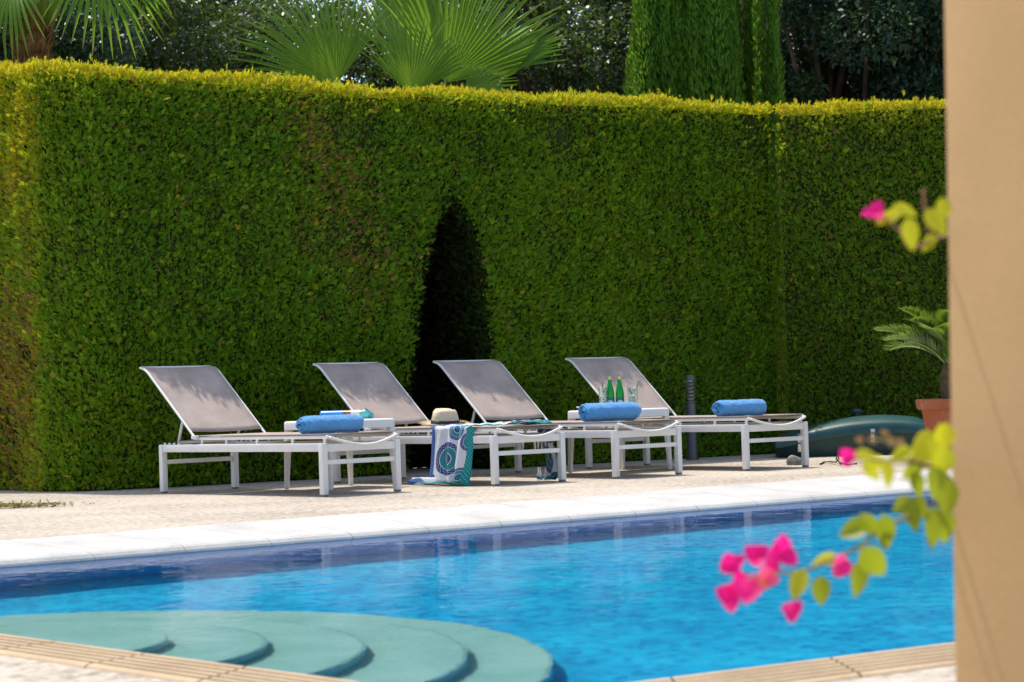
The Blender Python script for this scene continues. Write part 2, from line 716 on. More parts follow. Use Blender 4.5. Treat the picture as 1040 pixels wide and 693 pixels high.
k = N('taupe_sling_weave')
uvn = k.n('ShaderNodeTexCoord').outputs['Object']
sp = k.n('ShaderNodeSeparateXYZ', None, Vector=uvn)
wx = k.math('SINE', k.math('MULTIPLY', sp.outputs[0], 2 * PI / 0.006))
wy = k.math('SINE', k.math('MULTIPLY', k.math('ADD', sp.outputs[1], sp.outputs[2]), 2 * PI / 0.006))
wv = k.math('MULTIPLY', wx, wy)
f = k.math('ADD', k.math('MULTIPLY', wv, 0.10), k.noise(5.0, uvn, 5))
fib = k.noise(90.0, uvn, 3)
f = k.math('ADD', f, k.math('MULTIPLY', k.math('SUBTRACT', fib, 0.5), 0.5))
c = k.ramp(f, [(0.3, (0.38, 0.305, 0.265)), (0.7, (0.54, 0.44, 0.38))])
pr = k.principled(c, 0.75, k.bump(wv, 0.3, 0.002), 0.25)
tr = k.n('ShaderNodeBsdfTranslucent', None, Color=(0.38, 0.30, 0.26, 1))
mx = k.n('ShaderNodeMixShader', None, _0=0.15)
k.set(mx.inputs[1], pr)
k.set(mx.inputs[2], tr)
m_sling = k.done(mx)

LL, LW, LH = 1.817, 0.644, 0.335          # leg frame: length, width, height
Z_SEAT = 0.386
HINGE = 1.42


def back_profile():
    pts, p, a = [], Vector((HINGE, Z_SEAT)), math.radians(40)
    n = 16
    L = 0.80
    pts.append(p.copy())
    for i in range(n):
        s = (i + 0.5) / n
        aa = a
        if s > 0.86:
            aa = a - (s - 0.86) / 0.14 * math.radians(34)
        p = p + Vector((math.cos(aa), math.sin(aa))) * (L / n)
        pts.append(p.copy())
    return pts


def make_lounger():
    root = empty('sun_lounger')
    f = MB()
    t = 0.042
    for x in (t / 2, LW - t / 2):
        f.box((x, LL / 2, LH - 0.026), (0.034, LL - 2 * t - 0.002, 0.052), None, 0, 0.005)
    f.box((LW / 2, t / 2, LH - 0.030), (LW - 2 * t - 0.002, 0.030, 0.05), None, 0, 0.004)
    f.box((LW / 2, LL - t / 2, LH - 0.030), (LW - 2 * t - 0.002, 0.030, 0.05), None, 0, 0.004)
    f.box((LW / 2, 1.15, LH - 0.030), (LW - 2 * t + 0.010, 0.03, 0.034), None, 0, 0.004)
    f.build('frame', m_frame, root, 'auto')
    for x in (t / 2, LW - t / 2):
        for y in (t / 2, LL - t / 2):
            g = MB()
            g.box((x, y, (LH + 0.012) / 2), (t, t, LH - 0.012), None, 0, 0.005)
            lg = g.build('leg', m_frame, root, 'auto')
            g = MB()
            g.box((x, y, 0.006), (t * 0.86, t * 0.86, 0.012), None, 0, 0.002)
            g.build('foot_glide', m_glide, lg)
    for y in (t / 2, LL - t / 2):
        g = MB()
        g.box((LW / 2, y, 0.215), (LW - 2 * t - 0.001, 0.022, 0.030), None, 0, 0.003)
        g.build('stretcher', m_frame, root, 'auto')
    # seat rails on little posts, with the bowed bar at the foot
    g = MB()
    for x in (0.045, LW - 0.045):
        g.tube([(x, -0.005, Z_SEAT - 0.012), (x, HINGE, Z_SEAT - 0.012)], 0.013, 10)
        for y in (0.03, 0.36, 0.74, 1.08, 1.36):
            g.tube([(x, y, LH - 0.002), (x, y, Z_SEAT - 0.014)], 0.010, 8)
    g.build('seat_frame', m_frame, root, 'auto')
    g = MB()
    pts = []
    for i in range(15):
        s = i / 14
        pts.append((0.045 + (LW - 0.09) * s, -0.018 - 0.030 * math.sin(PI * s), Z_SEAT - 0.014 - 0.055 * math.sin(PI * s)))
    g.tube(pts, 0.010, 8)
    g.build('foot_bow', m_frame, root, True)
    g = MB()
    n = 20
    top = [[(0.030 + (LW - 0.06) * j / 8, HINGE - 0.02 - (HINGE - 0.03) * i / n, Z_SEAT + 0.003 - 0.012 * math.sin(PI * j / 8) * math.sin(PI * i / n)) for j in range(9)] for i in range(n + 1)]
    g.grid(top)
    so = g.build('seat_sling', m_sling, root, True)
    md = so.modifiers.new('thick', 'SOLIDIFY')
    md.thickness = 0.006
    md.offset = -1
    # reclined back
    pr = back_profile()
    g = MB()
    g.grid([[(0.020 + (LW - 0.040) * j / 8, p.x, p.y + 0.009 - 0.010 * math.sin(PI * j / 8)) for j in range(9)] for p in pr[1:]])
    bo = g.build('backrest', m_sling, root, True)
    md = bo.modifiers.new('thick', 'SOLIDIFY')
    md.thickness = 0.006
    md.offset = -1
    g = MB()
    for x in (0.022, LW - 0.022):
        g.tube([(x, p.x, p.y) for p in pr], 0.0085, 10)
    g.tube([(0.022, pr[-1].x, pr[-1].y), (LW - 0.022, pr[-1].x, pr[-1].y)], 0.009, 10)
    g.tube([(0.022, pr[0].x - 0.004, pr[0].y - 0.012), (LW - 0.022, pr[0].x - 0.004, pr[0].y - 0.012)], 0.011, 10)
    for x in (0.022, LW - 0.022):
        g.box((x, HINGE - 0.012, Z_SEAT - 0.004), (0.03, 0.06, 0.026), None, 0, 0.005)
    g.build('backrest_frame', m_frame, root, 'auto')
    g = MB()
    q = pr[5]
    for x in (0.075, LW - 0.075):
        g.tube([(x, q.x, q.y - 0.012), (x, q.x + 0.075, LH + 0.006)], 0.0105, 8)
    g.tube([(0.075, q.x + 0.075, LH + 0.012), (LW - 0.075, q.x + 0.075, LH + 0.012)], 0.010, 8)
    g.build('support_strut', m_frame, root, True)
    for x in (0.020, LW - 0.020):
        for y in (1.60, 1.655, 1.71, 1.765):
            g = MB()
            g.tube([(x, y, LH - 0.002), (x, y, LH + 0.012)], 0.009, 8)
            g.build('ratchet_peg', m_frame, root, 'auto')
    return root


proto = make_lounger()
LOUNGERS = [((-1.2121, 13.6287), 0.7557), ((-0.1438, 14.4079), 0.7134), ((0.6882, 14.9917), 0.6941), ((1.6585, 15.6394), 0.6582)]
LLAB = ['white framed sun lounger nearest the hedge end, with a blue towel rolled at its foot',
        'white framed sun lounger carrying the straw hat and the patterned pareo',
        'white framed sun lounger with a rolled towel in front of the green bottles',
        'white framed sun lounger beside the grey bollard, its rolled towel standing alone']
LOUNG = []
for i, ((x, y), th) in enumerate(LOUNGERS):
    o = proto if i == 0 else copy_tree(proto)
    o.location = (x, y, 0)
    o.rotation_euler = (0, 0, th)
    tag(o, LLAB[i], 'sun lounger', 'sun loungers in a row by the hedge')
    LOUNG.append(o)


def lpt(i, wx, ly, z):
    """a point of lounger i (across, towards the head, up) in the world"""
    (x, y), th = LOUNGERS[i]
    c, s = math.cos(th), math.sin(th)
    return Vector((x + wx * c - ly * s, y + wx * s + ly * c, z))


# ------------------------------------------------------------------ side tables
m_plastic = simple('white_moulded_plastic', (0.76, 0.74, 0.71), 0.38, 0.04, 5.0, 0.03, 150.0, 0.5)


def make_table(hh):
    root = empty('side_table')
    a, b = 0.585, 0.545
    bm = bmesh.new()
    bmesh.ops.create_cube(bm, size=1.0)
    for v in bm.verts:
        v.co = Vector((v.co.x * a, v.co.y * b, v.co.z * 0.06 + hh - 0.03))
    ed = [e for e in bm.edges if abs((e.verts[0].co - e.verts[1].co).z) > 0.01]
    bmesh.ops.bevel(bm, geom=ed, offset=0.045, segments=5, profile=0.5, affect='EDGES')
    ed = [e for e in bm.edges if all(v.co.z > hh - 0.001 for v in e.verts) and len(e.link_faces) == 2 and abs(e.calc_face_angle(0)) > 0.5]
    bmesh.ops.bevel(bm, geom=ed, offset=0.016, segments=4, profile=0.5, affect='EDGES')
    fc = [f for f in bm.faces if f.normal.z < -0.9]
    r = bmesh.ops.inset_region(bm, faces=fc, thickness=0.008, depth=0)
    for f in fc:
        for v in f.verts:
            v.co.z += 0.05
    g = MB()
    g.frombm(bm)
    g.build('table_top', m_plastic, root, 'auto')
    for sx in (-1, 1):
        for sy in (-1, 1):
            g = MB()
            top, bot = 0.046, 0.028
            cx, cy = sx * (a / 2 - 0.035), sy * (b / 2 - 0.035)
            dx, dy = sx * 0.018, sy * 0.018
            vs = []
            for z, w, ox, oy in ((hh - 0.045, top, 0, 0), (hh - 0.16, top * 0.9, dx * 0.4, dy * 0.4), (0.0, bot, dx, dy)):
                for (ux, uy) in ((-1, -1), (1, -1), (1, 1), (-1, 1)):
                    vs.append((cx + ox + ux * w / 2, cy + oy + uy * w / 2, z))
            fs = []
            for l in range(2):
                for q in range(4):
                    fs.append((l * 4 + q, l * 4 + (q + 1) % 4, l * 4 + 4 + (q + 1) % 4, l * 4 + 4 + q))
            fs += [(3, 2, 1, 0), (8, 9, 10, 11)]
            g.add(vs, fs)
            lg = g.build('leg', m_plastic, root, 'auto')
            md = lg.modifiers.new('round', 'BEVEL')
            md.width = 0.007
            md.segments = 2
            md.limit_method = 'ANGLE'
    return root


TH_T = 0.468
tabA = make_table(TH_T)
th = 0.72
cA = Vector((-0.01, 0.0, 0.0)) + (G(338, 497.6) + G(358, 493.6) + G(291, 497) + G(405, 494)) / 4
tabA.location = (cA.x, cA.y, 0)
tabA.rotation_euler = (0, 0, th)
tag(tabA, 'white plastic side table with a rolled magazine lying on it', 'side table', 'white side tables between the loungers')
thB = 0.72
pB = G(631.6, 480.8)
cB = pB + Vector((math.cos(thB) * 0.272 - math.sin(thB) * 0.255 - 0.03, math.sin(thB) * 0.272 + math.cos(thB) * 0.255, 0))
tabB = copy_tree(tabA)
tabB.location = (cB.x, cB.y, 0)
tabB.rotation_euler = (0, 0, thB)
tag(tabB, 'white plastic side table holding the tray of green bottles and glasses', 'side table', 'white side tables between the loungers')

# ------------------------------------------------------------------ rolled towels
k = N('blue_terry')
o = k.obj()
n1 = k.noise(160.0, o, 3, 0.7)
n2 = k.noise(9.0, o, 4)
c = k.ramp(k.math('ADD', k.math('MULTIPLY', n1, 0.6), k.math('MULTIPLY', n2, 0.4)), [(0.35, (0.035, 0.27, 0.68)), (0.65, (0.10, 0.45, 0.87))])
pr = k.principled(c, 0.95, k.bump(n1, 0.9, 0.012), 0.1)
k.set(pr.inputs['Sheen Weight'], 0.7)
k.set(pr.inputs['Sheen Roughness'], 0.5)
k.set(pr.inputs['Sheen Tint'], (0.75, 0.87, 1.0, 1))
m_towel = k.done(pr)


def make_towel(r, L, seed):
    """a towel rolled up: a spiral strip swept along x, with thickness"""
    rg = np.random.default_rng(seed)
    turns, th = 4.2, r / 5.4
    n = int(turns * 22)
    sec = []
    for i in range(n + 1):
        t = i / n * turns * 2 * PI
        rr = r * 0.16 + (r - r * 0.16 - th / 2) * (i / n)
        a = -t - PI * 0.62 + turns * 2 * PI
        sec.append(Vector((math.cos(a) * rr, math.sin(a) * rr)))
    nx = 26
    ph = rg.uniform(0, 6, 6)
    P = []
    for q in range(nx + 1):
        s = q / nx
        row = []
        for i, p in enumerate(sec):
            wob = 0.012 * math.sin(5 * i / n + ph[0]) + 0.010 * (i / n)
            edge = 1.0 - 0.16 * max(0, 1 - s / 0.07) ** 2 - 0.16 * max(0, 1 - (1 - s) / 0.07) ** 2 if i / n > 0.7 else 1.0
            lump = 1 + 0.022 * math.sin(9 * s + ph[1] + p.x * 40) + 0.014 * math.sin(23 * s + ph[2] + p.y * 60)
            z = p.y * edge * lump
            if z < -r * 0.80:
                z = -r * 0.80 - (z + r * 0.80) * -0.15
            row.append((-L / 2 + L * s + (wob * 0.6 - 0.022 * (1 - i / n) + 0.006 * math.sin(i * 0.9 + ph[3])) * (1 - 2 * s), p.x * edge * lump * 1.04, z + r * 0.83 + th / 2))
        P.append(row)
    g = MB()
    g.grid(P)
    o = g.build('rolled_towel', m_towel, None, True)
    md = o.modifiers.new('pile', 'SOLIDIFY')
    md.thickness = th * 0.72
    md.offset = 0
    md = o.modifiers.new('soft', 'SUBSURF')
    md.levels = md.render_levels = 1
    tx = bpy.data.textures.new('terry', 'CLOUDS')
    tx.noise_scale = 0.016
    tx.noise_depth = 1
    md = o.modifiers.new('nap', 'DISPLACE')
    md.texture = tx
    md.strength = 0.010
    md.texture_coords = 'LOCAL'
    return o


TLAB = ['rolled blue towel at the foot of the lounger nearest the hedge end',
        'rolled blue towel lying in front of the green bottles',
        'rolled blue towel alone at the foot of the rightmost lounger']
for (li, ly, r, L, dr, sd), lab in zip([(0, 0.29, 0.067, 0.50, 0.06, 1), (2, 0.37, 0.076, 0.48, -0.05, 2), (3, 0.36, 0.069, 0.47, 0.04, 3)], TLAB):
    o = make_towel(r, L, sd)
    p = lpt(li, 0.30, ly, Z_SEAT + 0.003)
    o.location = p
    o.rotation_euler = (0, 0, LOUNGERS[li][1] + dr)
    tag(o, lab, 'towel', 'rolled blue towels on the loungers')

# ------------------------------------------------------------------ straw hat
k = N('pale_straw')
o = k.obj()
wv = k.math('MULTIPLY', k.math('SINE', k.math('MULTIPLY', k.n('ShaderNodeSeparateXYZ', None, Vector=o).outputs[2], 900.0)), 0.5)
f = k.math('ADD', k.noise(120.0, o, 3), k.math('MULTIPLY', wv, 0.15))
c = k.ramp(f, [(0.3, (0.54, 0.43, 0.28)), (0.7, (0.76, 0.66, 0.48))])
m_straw = k.done(k.principled(c, 0.75, k.bump(f, 0.5, 0.004), 0.2))
m_band = simple('dark_ribbon', (0.035, 0.03, 0.03), 0.6, 0.2)
m_fringe = simple('raw_straw', (0.70, 0.52, 0.24), 0.7, 0.25, 40.0)
hat = empty('straw_hat')
g = MB()
prof = [(0.150, 0.006), (0.130, 0.001), (0.105, 0.003), (0.092, 0.010), (0.089, 0.03), (0.084, 0.065), (0.078, 0.098), (0.068, 0.114), (0.045, 0.116), (0.02, 0.108), (0.0, 0.104)]
g.lathe(prof, 36, (0, 0, 0), 0, 1.0, 0.88)
hv = []
for (x, y, z) in g.v:
    rr = math.hypot(x, y)
    if z > 0.05:
        u = (z - 0.05) / 0.065
        x *= 1 - 0.10 * u * max(0, x / (rr + 1e-6))
        z -= 0.020 * u * math.exp(-(y / 0.022) ** 2)
        y *= 1 - 0.14 * u * max(0, x / (rr + 1e-6))
    elif rr > 0.1:
        z += 0.020 * (rr - 0.1) / 0.05 * math.cos(2 * math.atan2(y, x)) * -0.6 + 0.004
    hv.append((x, y, z))
g.v = hv
cr = g.build('crown', m_straw, hat, True)
md = cr.modifiers.new('t', 'SOLIDIFY')
md.thickness = 0.003
g = MB()
g.lathe([(0.0945, 0.010), (0.0935, 0.018), (0.0905, 0.036), (0.0895, 0.036), (0.089, 0.012)], 36, (0, 0, 0), 0, 1.0, 0.885)
g.build('hat_band', m_band, hat, True)
g = MB()
for i in range(230):
    t = random.uniform(0, 2 * PI)
    r0 = random.uniform(0.128, 0.150)
    ln = random.uniform(0.015, 0.042)
    a = Vector((math.cos(t) * r0, math.sin(t) * r0 * 0.9, 0.008 + random.uniform(-0.002, 0.008)))
    d = Vector((math.cos(t + random.uniform(-0.7, 0.7)), math.sin(t + random.uniform(-0.7, 0.7)), random.uniform(-0.2, 0.45))).normalized()
    sd = d.cross(Vector((0, 0, 1))).normalized() * 0.0022
    up = Vector((0, 0, 0.0022))
    b = a + d * ln
    g.add([a - sd, a + sd, b, a + up], [(0, 1, 2), (1, 3, 2), (3, 0, 2)])
g.build('frayed_brim', m_fringe, hat)
hp = lpt(1, 0.24, 0.80, Z_SEAT + 0.022)
hat.location = hp
hat.scale = (1.12, 1.12, 0.96)
hat.rotation_euler = (0.10, 0.0, 0.5)
tag(hat, 'pale straw hat with a dark band and frayed brim', 'hat')

# ------------------------------------------------------------------ patterned pareo over the second lounger
k = N('mandala_cotton')
uv = k.n('ShaderNodeTexCoord').outputs['UV']
sp = k.n('ShaderNodeSeparateXYZ', None, Vector=uv)
U, Vv = sp.outputs[0], sp.outputs[1]
WHITE, TEAL, NAVY, BLUE = (0.74, 0.75, 0.80), (0.006, 0.27, 0.29), (0.02, 0.055, 0.24), (0.035, 0.12, 0.38)
col = (*WHITE, 1)
fine = k.noise(60.0, uv, 3)
col = k.ramp(fine, [(0.3, (0.68, 0.69, 0.75)), (0.7, (0.80, 0.80, 0.83))])


def mandala(col, cu, cv, R):
    du, dv = k.math('SUBTRACT', U, cu), k.math('SUBTRACT', Vv, cv)
    d = k.math('DIVIDE', k.math('SQRT', k.math('ADD', k.math('MULTIPLY', du, du), k.math('MULTIPLY', dv, dv))), R)
    an = k.math('ARCTAN2', dv, du)
    ring = k.ramp(d, [(0.0, NAVY), (0.09, TEAL), (0.15, NAVY), (0.33, WHITE), (0.38, TEAL), (0.68, TEAL), (0.70, WHITE), (0.735, NAVY), (0.99, NAVY)], 'CONSTANT')
    dots = k.math('SINE', k.math('MULTIPLY', an, 26.0))
    rad = k.math('SINE', k.math('MULTIPLY', d, 46.0))
    m1 = k.math('MULTIPLY', k.math('GREATER_THAN', k.math('MULTIPLY', dots, rad), 0.42), k.math('LESS_THAN', d, 0.97))
    spk = k.mix(k.math('MULTIPLY', m1, k.math('ADD', 0.22, k.math('MULTIPLY', k.math('GREATER_THAN', d, 0.735), 0.5))), ring, (*WHITE, 1))
    return k.mix(k.math('LESS_THAN', d, 1.0), col, spk)


for cu, cv, R in [(0.235, 0.475, 0.128), (0.325, 0.70, 0.085), (0.46, 0.60, 0.075), (0.42, 0.34, 0.07), (0.02, 0.25, 0.12),
                  (0.28, 1.22, 0.13), (0.10, 1.06, 0.11), (0.36, 1.42, 0.13), (0.12, 1.36, 0.11), (0.20, 1.66, 0.13), (0.33, 1.88, 0.11), (0.30, 0.18, 0.09), (0.10, 1.9, 0.1)]:
    col = mandala(col, cu, cv, R)
# blue band along the head-side edge, teal along the foot side
edge = k.math('LESS_THAN', U, 0.07)
chk = k.math('GREATER_THAN', k.math('MULTIPLY', k.math('SINE', k.math('MULTIPLY', U, 420.0)), k.math('SINE', k.math('MULTIPLY', Vv, 210.0))), 0.35)
col = k.mix(edge, col, k.mix(k.math('MULTIPLY', chk, 0.35), (*BLUE, 1), (0.6, 0.66, 0.8, 1)))
edge = k.math('GREATER_THAN', U, 0.425)
col = k.mix(edge, col, k.mix(k.math('MULTIPLY', chk, 0.35), (0.006, 0.30, 0.30, 1), (0.5, 0.72, 0.72, 1)))
wvn = k.noise(420.0, uv, 2)
pr = k.principled(col, 0.9, k.bump(k.noise(30.0, uv, 4), 0.35, 0.01), 0.15)
tr = k.n('ShaderNodeBsdfTranslucent', None, Color=col)
mx = k.n('ShaderNodeMixShader', None, _0=0.25)
k.set(mx.inputs[1], pr)
k.set(mx.inputs[2], tr)
m_pareo = k.done(mx)


def make_pareo():
    """one length of cloth: floor, up the near side, across the seat, down the far side"""
    nT, nS = 44, 150
    zt = Z_SEAT + 0.012
    P, UVs = [], []
    total = 0.16 + 0.40 + 0.66 + 0.40
    for i in range(nS + 1):
        s = i / nS * 2.0          # metres along the cloth, v coordinate
        row = []
        for j in range(nT + 1):
            t = j / nT             # across: 0 = head side, 1 = foot side
            uu = t * 0.46
            if s < 0.30:           # on the floor, pulled to the head side
                q = (0.30 - s)
                fold = math.sin(t * 17 + q * 9)
                x = -0.055 - 0.035 * math.sin(t * 6 + q * 6) - q * 0.12
                y = 0.65 - 0.44 * t * (1 - q * 1.9) + q * 0.55 + 0.02 * fold
                z = 0.020 + 0.016 * fold + 0.012 * math.sin(t * 31 + q * 20) + 0.008
            elif s < 0.30 + 0.41:  # hanging on the near side
                q = (s - 0.30) / 0.41
                amp = 0.008 + 0.020 * (1 - q)
                x = -0.022 - amp * (1 + math.sin(t * 23 + 1.6 * math.sin(q * 3)) * (0.5 + 0.5 * t)) - 0.030 * (1 - q) ** 2
                y = 0.65 - 0.44 * t + 0.018 * math.sin(t * 9 + q * 2.4) * (1 - q) - 0.05 * (1 - q) * (0.5 - t)
                if t < 0.12:
                    x += 0.05 * (1 - t / 0.12) * (1 - 0.3 * q)
                if t > 0.88:
                    x += 0.035 * ((t - 0.88) / 0.12) ** 2
                z = 0.025 + (zt - 0.030) * q
            elif s < 0.71 + 0.70:  # across the seat, bunching towards the foot
                q = (s - 0.71) / 0.70
                wd = 0.44 * (1 - q) + 0.17 * q
                yc = 0.43 * (1 - q) + 0.24 * q
                e = min(1, q / 0.04)
                x = -0.022 + (LW + 0.044) * q
                y = yc + wd * (0.5 - t) + 0.02 * math.sin(q * 8 + t * 3)
                z = zt - 0.006 + 0.006 * e + (0.006 + 0.018 * q) * (0.5 + 0.5 * math.sin(t * (20 + 6 * q) + 5 * q)) * e * min(1, (1 - q) / 0.05) + 0.006 * math.sin(q * 21 + t * 7) ** 2
            else:                  # down the far side
                q = min(1, (s - 1.41) / 0.40)
                x = LW + 0.024 + 0.018 * (1 + math.sin(t * 15 + q * 2)) * (0.3 + q * 0.7)
                y = 0.24 - 0.05 * q + (0.17 - 0.05 * math.sin(q * 3.0)) * (0.5 - t) + 0.012 * math.sin(q * 7)
                z = zt - 0.010 - (zt - 0.035) * q
                if s > 1.81:
                    r = (s - 1.81)
                    z = 0.022 + 0.014 * math.sin(t * 9 + r * 30)
                    x += -r * 0.10
                    y += r * 0.35
            row.append((x, y, max(z, 0.006)))
            UVs.append((uu, s))
        P.append(row)
    g = MB()
    g.grid(P)
    o = g.build('pareo', m_pareo, None, True, uv=UVs)
    md = o.modifiers.new('t', 'SOLIDIFY')
    md.thickness = 0.0025
    md.offset = 0
    return o


par = make_pareo()
(x_, y_), th_ = LOUNGERS[1]
par.location = (x_, y_, 0)
par.rotation_euler = (0, 0, th_)
tag(par, 'white pareo with teal and navy mandala circles draped across the lounger', 'pareo')
m_tassel = simple('white_tassel_cotton', (0.78, 0.78, 0.80), 0.9, 0.08, 40.0)
for i in range(7):
    g = MB()
    yy = 0.24 + 0.26 * i / 6 + random.uniform(-0.01, 0.01)
    x0 = LW + 0.03 + random.uniform(-0.005, 0.01)
    ln = random.uniform(0.05, 0.16)
    zt = LH + 0.02 - 0.03 * (i % 2)
    g.tube([(x0, yy, zt), (x0 + 0.006, yy + 0.004, zt - ln * 0.4), (x0 + 0.004, yy - 0.003, zt - ln * 0.7), (x0 + 0.006, yy + 0.003, zt - ln)], [0.004, 0.006, 0.008, 0.004], 6)
    g.build('tassel', m_tassel, par, True)
for i in range(5):
    g = MB()
    yy = 0.27 + random.uniform(-0.05, 0.09)
    x0 = LW + 0.045
    g.tube([(x0, yy, 0.09), (x0 + 0.02, yy + 0.02, 0.05), (x0 + 0.015, yy + 0.035, 0.02), (x0 + 0.03, yy + 0.05, 0.008)], [0.004, 0.007, 0.006, 0.003], 6)
    g.build('tassel', m_tassel, par, True)

# ------------------------------------------------------------------ magazine on the first table
def glossy(name, stops, scale, rough=0.25):
    k = N(name)
    o = k.obj()
    c = k.ramp(k.noise(scale, o, 3), stops)
    return k.done(k.principled(c, rough, None, 0.5))


m_pg1 = glossy('sky_blue_page', [(0.35, (0.03, 0.20, 0.58)), (0.6, (0.10, 0.36, 0.75)), (0.75, (0.35, 0.55, 0.8))], 5.0)
m_pg2 = glossy('portrait_page', [(0.35, (0.06, 0.03, 0.03)), (0.5, (0.30, 0.14, 0.09)), (0.62, (0.55, 0.36, 0.27))], 18.0)
m_pg3 = glossy('cream_page', [(0.3, (0.62, 0.56, 0.46)), (0.7, (0.75, 0.70, 0.60))], 8.0)
m_pg4 = glossy('teal_page', [(0.36, (0.01, 0.10, 0.14)), (0.5, (0.02, 0.30, 0.34)), (0.62, (0.10, 0.48, 0.46))], 11.0)
mag = empty('magazine')
g = MB()
Lm, nr_, nx_ = 0.36, 64, 30
P = []
for q in range(nx_ + 1):
    s_ = q / nx_
    row = []
    flare = 1.0 + 0.35 * max(0, (s_ - 0.72) / 0.28) ** 1.5
    for i in range(nr_ + 1):
        t = i / nr_
        a = -0.6 * PI + t * 2 * PI * 2.3
        r_ = (0.016 + 0.020 * t) * flare
        cut = 0.05 * max(0, math.sin(a)) * (1 if s_ > 0.9 else 0) * (s_ - 0.9) / 0.1
        row.append((Lm * (s_ - 0.5) - cut, math.cos(a) * r_ * 1.12, max(0.0012, math.sin(a) * r_ * 0.96 + 0.0345)))
    P.append(row)
b = len(g.f)
g.grid(P)
for q in range(b, len(g.f)):
    s_ = ((q - b) // nr_) / nx_
    g.mi[q] = 0 if s_ < 0.43 else (1 if s_ < 0.58 else (2 if s_ < 0.76 else 3))
mo = g.build('pages', [m_pg1, m_pg2, m_pg3, m_pg4], mag, True)
md = mo.modifiers.new('t', 'SOLIDIFY')
md.thickness = 0.0015
p = A(352, 424, cA.y + 0.02)
mag.location = (p.x, p.y, TH_T + 0.002)
mag.rotation_euler = (0, 0, -0.10)
tag(mag, 'loosely rolled glossy magazine with blue, cream and teal panels on the white table', 'magazine')

# ------------------------------------------------------------------ tray, bottles and glasses on the second table
def on_b(u, v, z):
    c, s = math.cos(thB), math.sin(thB)
    return Vector((cB.x + u * c - v * s, cB.y + u * s + v * c, z))


cv = Vector((cB.x, cB.y))
g = MB()
bm = bmesh.new()
prof_o = []
tray = empty('tray', (cB.x - 0.085, cB.y, TH_T + 0.001), 0.0)
a_, b_ = 0.20, 0.14
vs, fs = [], []


def rrect(a, b, r, z, n=6):
    o = []
    for cx, cy, a0 in ((a - r, b - r, 0), (-a + r, b - r, 90), (-a + r, -b + r, 180), (a - r, -b + r, 270)):
        for q in range(n + 1):
            t = math.radians(a0 + 90 * q / n)
            o.append((cx + r * math.cos(t), cy + r * math.sin(t), z))
    return o


loops = [rrect(a_ - 0.03, b_ - 0.03, 0.02, 0.0), rrect(a_, b_, 0.035, 0.020), rrect(a_ + 0.004, b_ + 0.004, 0.036, 0.021), rrect(a_ - 0.004, b_ - 0.004, 0.033, 0.018), rrect(a_ - 0.032, b_ - 0.032, 0.018, 0.006)]
m = len(loops[0])
vs = [p for l in loops for p in l]
for l in range(len(loops) - 1):
    for q in range(m):
        fs.append((l * m + q, l * m + (q + 1) % m, l * m + m + (q + 1) % m, l * m + m + q))
fs.append(tuple(range(m))[::-1])
fs.append(tuple(range((len(loops) - 1) * m, len(loops) * m)))
g.add(vs, fs)
m_tray = simple('white_melamine', (0.80, 0.80, 0.80), 0.25, 0.03)
g.build('dish', m_tray, tray, 'auto')
g = MB()
g.tube([(a_ + 0.001, -0.05, 0.019), (a_ + 0.024, -0.04, 0.024), (a_ + 0.024, 0.04, 0.024), (a_ + 0.001, 0.05, 0.019)], 0.005, 8)
g.build('handle', m_tray, tray, True)
g = MB()
g.tube([(-a_ - 0.001, -0.05, 0.019), (-a_ - 0.024, -0.04, 0.024), (-a_ - 0.024, 0.04, 0.024), (-a_ - 0.001, 0.05, 0.019)], 0.005, 8)
g.build('handle', m_tray, tray, True)
tag(tray, 'white serving tray on the side table under the bottles', 'tray')
ZT = TH_T + 0.008

k = N('green_bottle_glass')
gb = k.n('ShaderNodeBsdfGlass', None, Color=(0.02, 0.55, 0.10, 1), Roughness=0.02, IOR=1.3)
pr = k.principled((0.01, 0.42, 0.06), 0.08, None, 0.6)
mx = k.n('ShaderNodeMixShader', None, _0=0.45)
k.set(mx.inputs[1], pr)
k.set(mx.inputs[2], gb)
m_bottle = k.done(mx)
m_cap = simple('gold_cap', (0.72, 0.55, 0.22), 0.35, 0.1, 20.0, metal=0.7)
m_label = simple('dark_green_label', (0.02, 0.10, 0.10), 0.5, 0.2, 30.0)
m_label2 = simple('pale_label_panel', (0.30, 0.48, 0.46), 0.5, 0.2, 60.0)
BL = [('left of the two green glass bottles on the tray, beside the fuller glass', 619.8), ('right of the two green glass bottles on the tray', 629.6)]
proto_b = None
for i, (lab, px) in enumerate(BL):
    if proto_b is None:
        b = empty('bottle')
        g = MB()
        g.lathe([(0.026, 0.0), (0.0295, 0.004), (0.030, 0.012), (0.030, 0.095), (0.0285, 0.112), (0.022, 0.145), (0.0150, 0.172), (0.0125, 0.195), (0.0125, 0.204), (0.0138, 0.206), (0.0138, 0.212), (0.011, 0.213)], 28)
        g.build('glass_body', m_bottle, b, True)
        g = MB()
        g.lathe([(0.0145, 0.196), (0.0148, 0.214), (0.0135, 0.218), (0.0, 0.2185)], 24)
        g.build('cap', m_cap, b, 'auto')
        g = MB()
        g.lathe([(0.0304, 0.030), (0.0306, 0.031), (0.0306, 0.073), (0.0304, 0.074)], 28)
        lb = g.build('label', m_label, b, True)
        g = MB()
        n = 8
        g.grid([[(0.0309 * math.cos(t), 0.0309 * math.sin(t), z) for t in [(-0.5 + q / n) * 1.1 - PI / 2 for q in range(n + 1)]] for z in (0.040, 0.055)])
        g.build('label_panel', m_label2, lb, True)
        proto_b = b
    else:
        b = copy_tree(proto_b)
    p = A(px, 405, cB.y + 0.0)
    b.location = (p.x, p.y, ZT)
    b.scale = (1.06, 1.06, 1.10)
    tag(b, lab, 'bottle', 'green bottles on the tray')

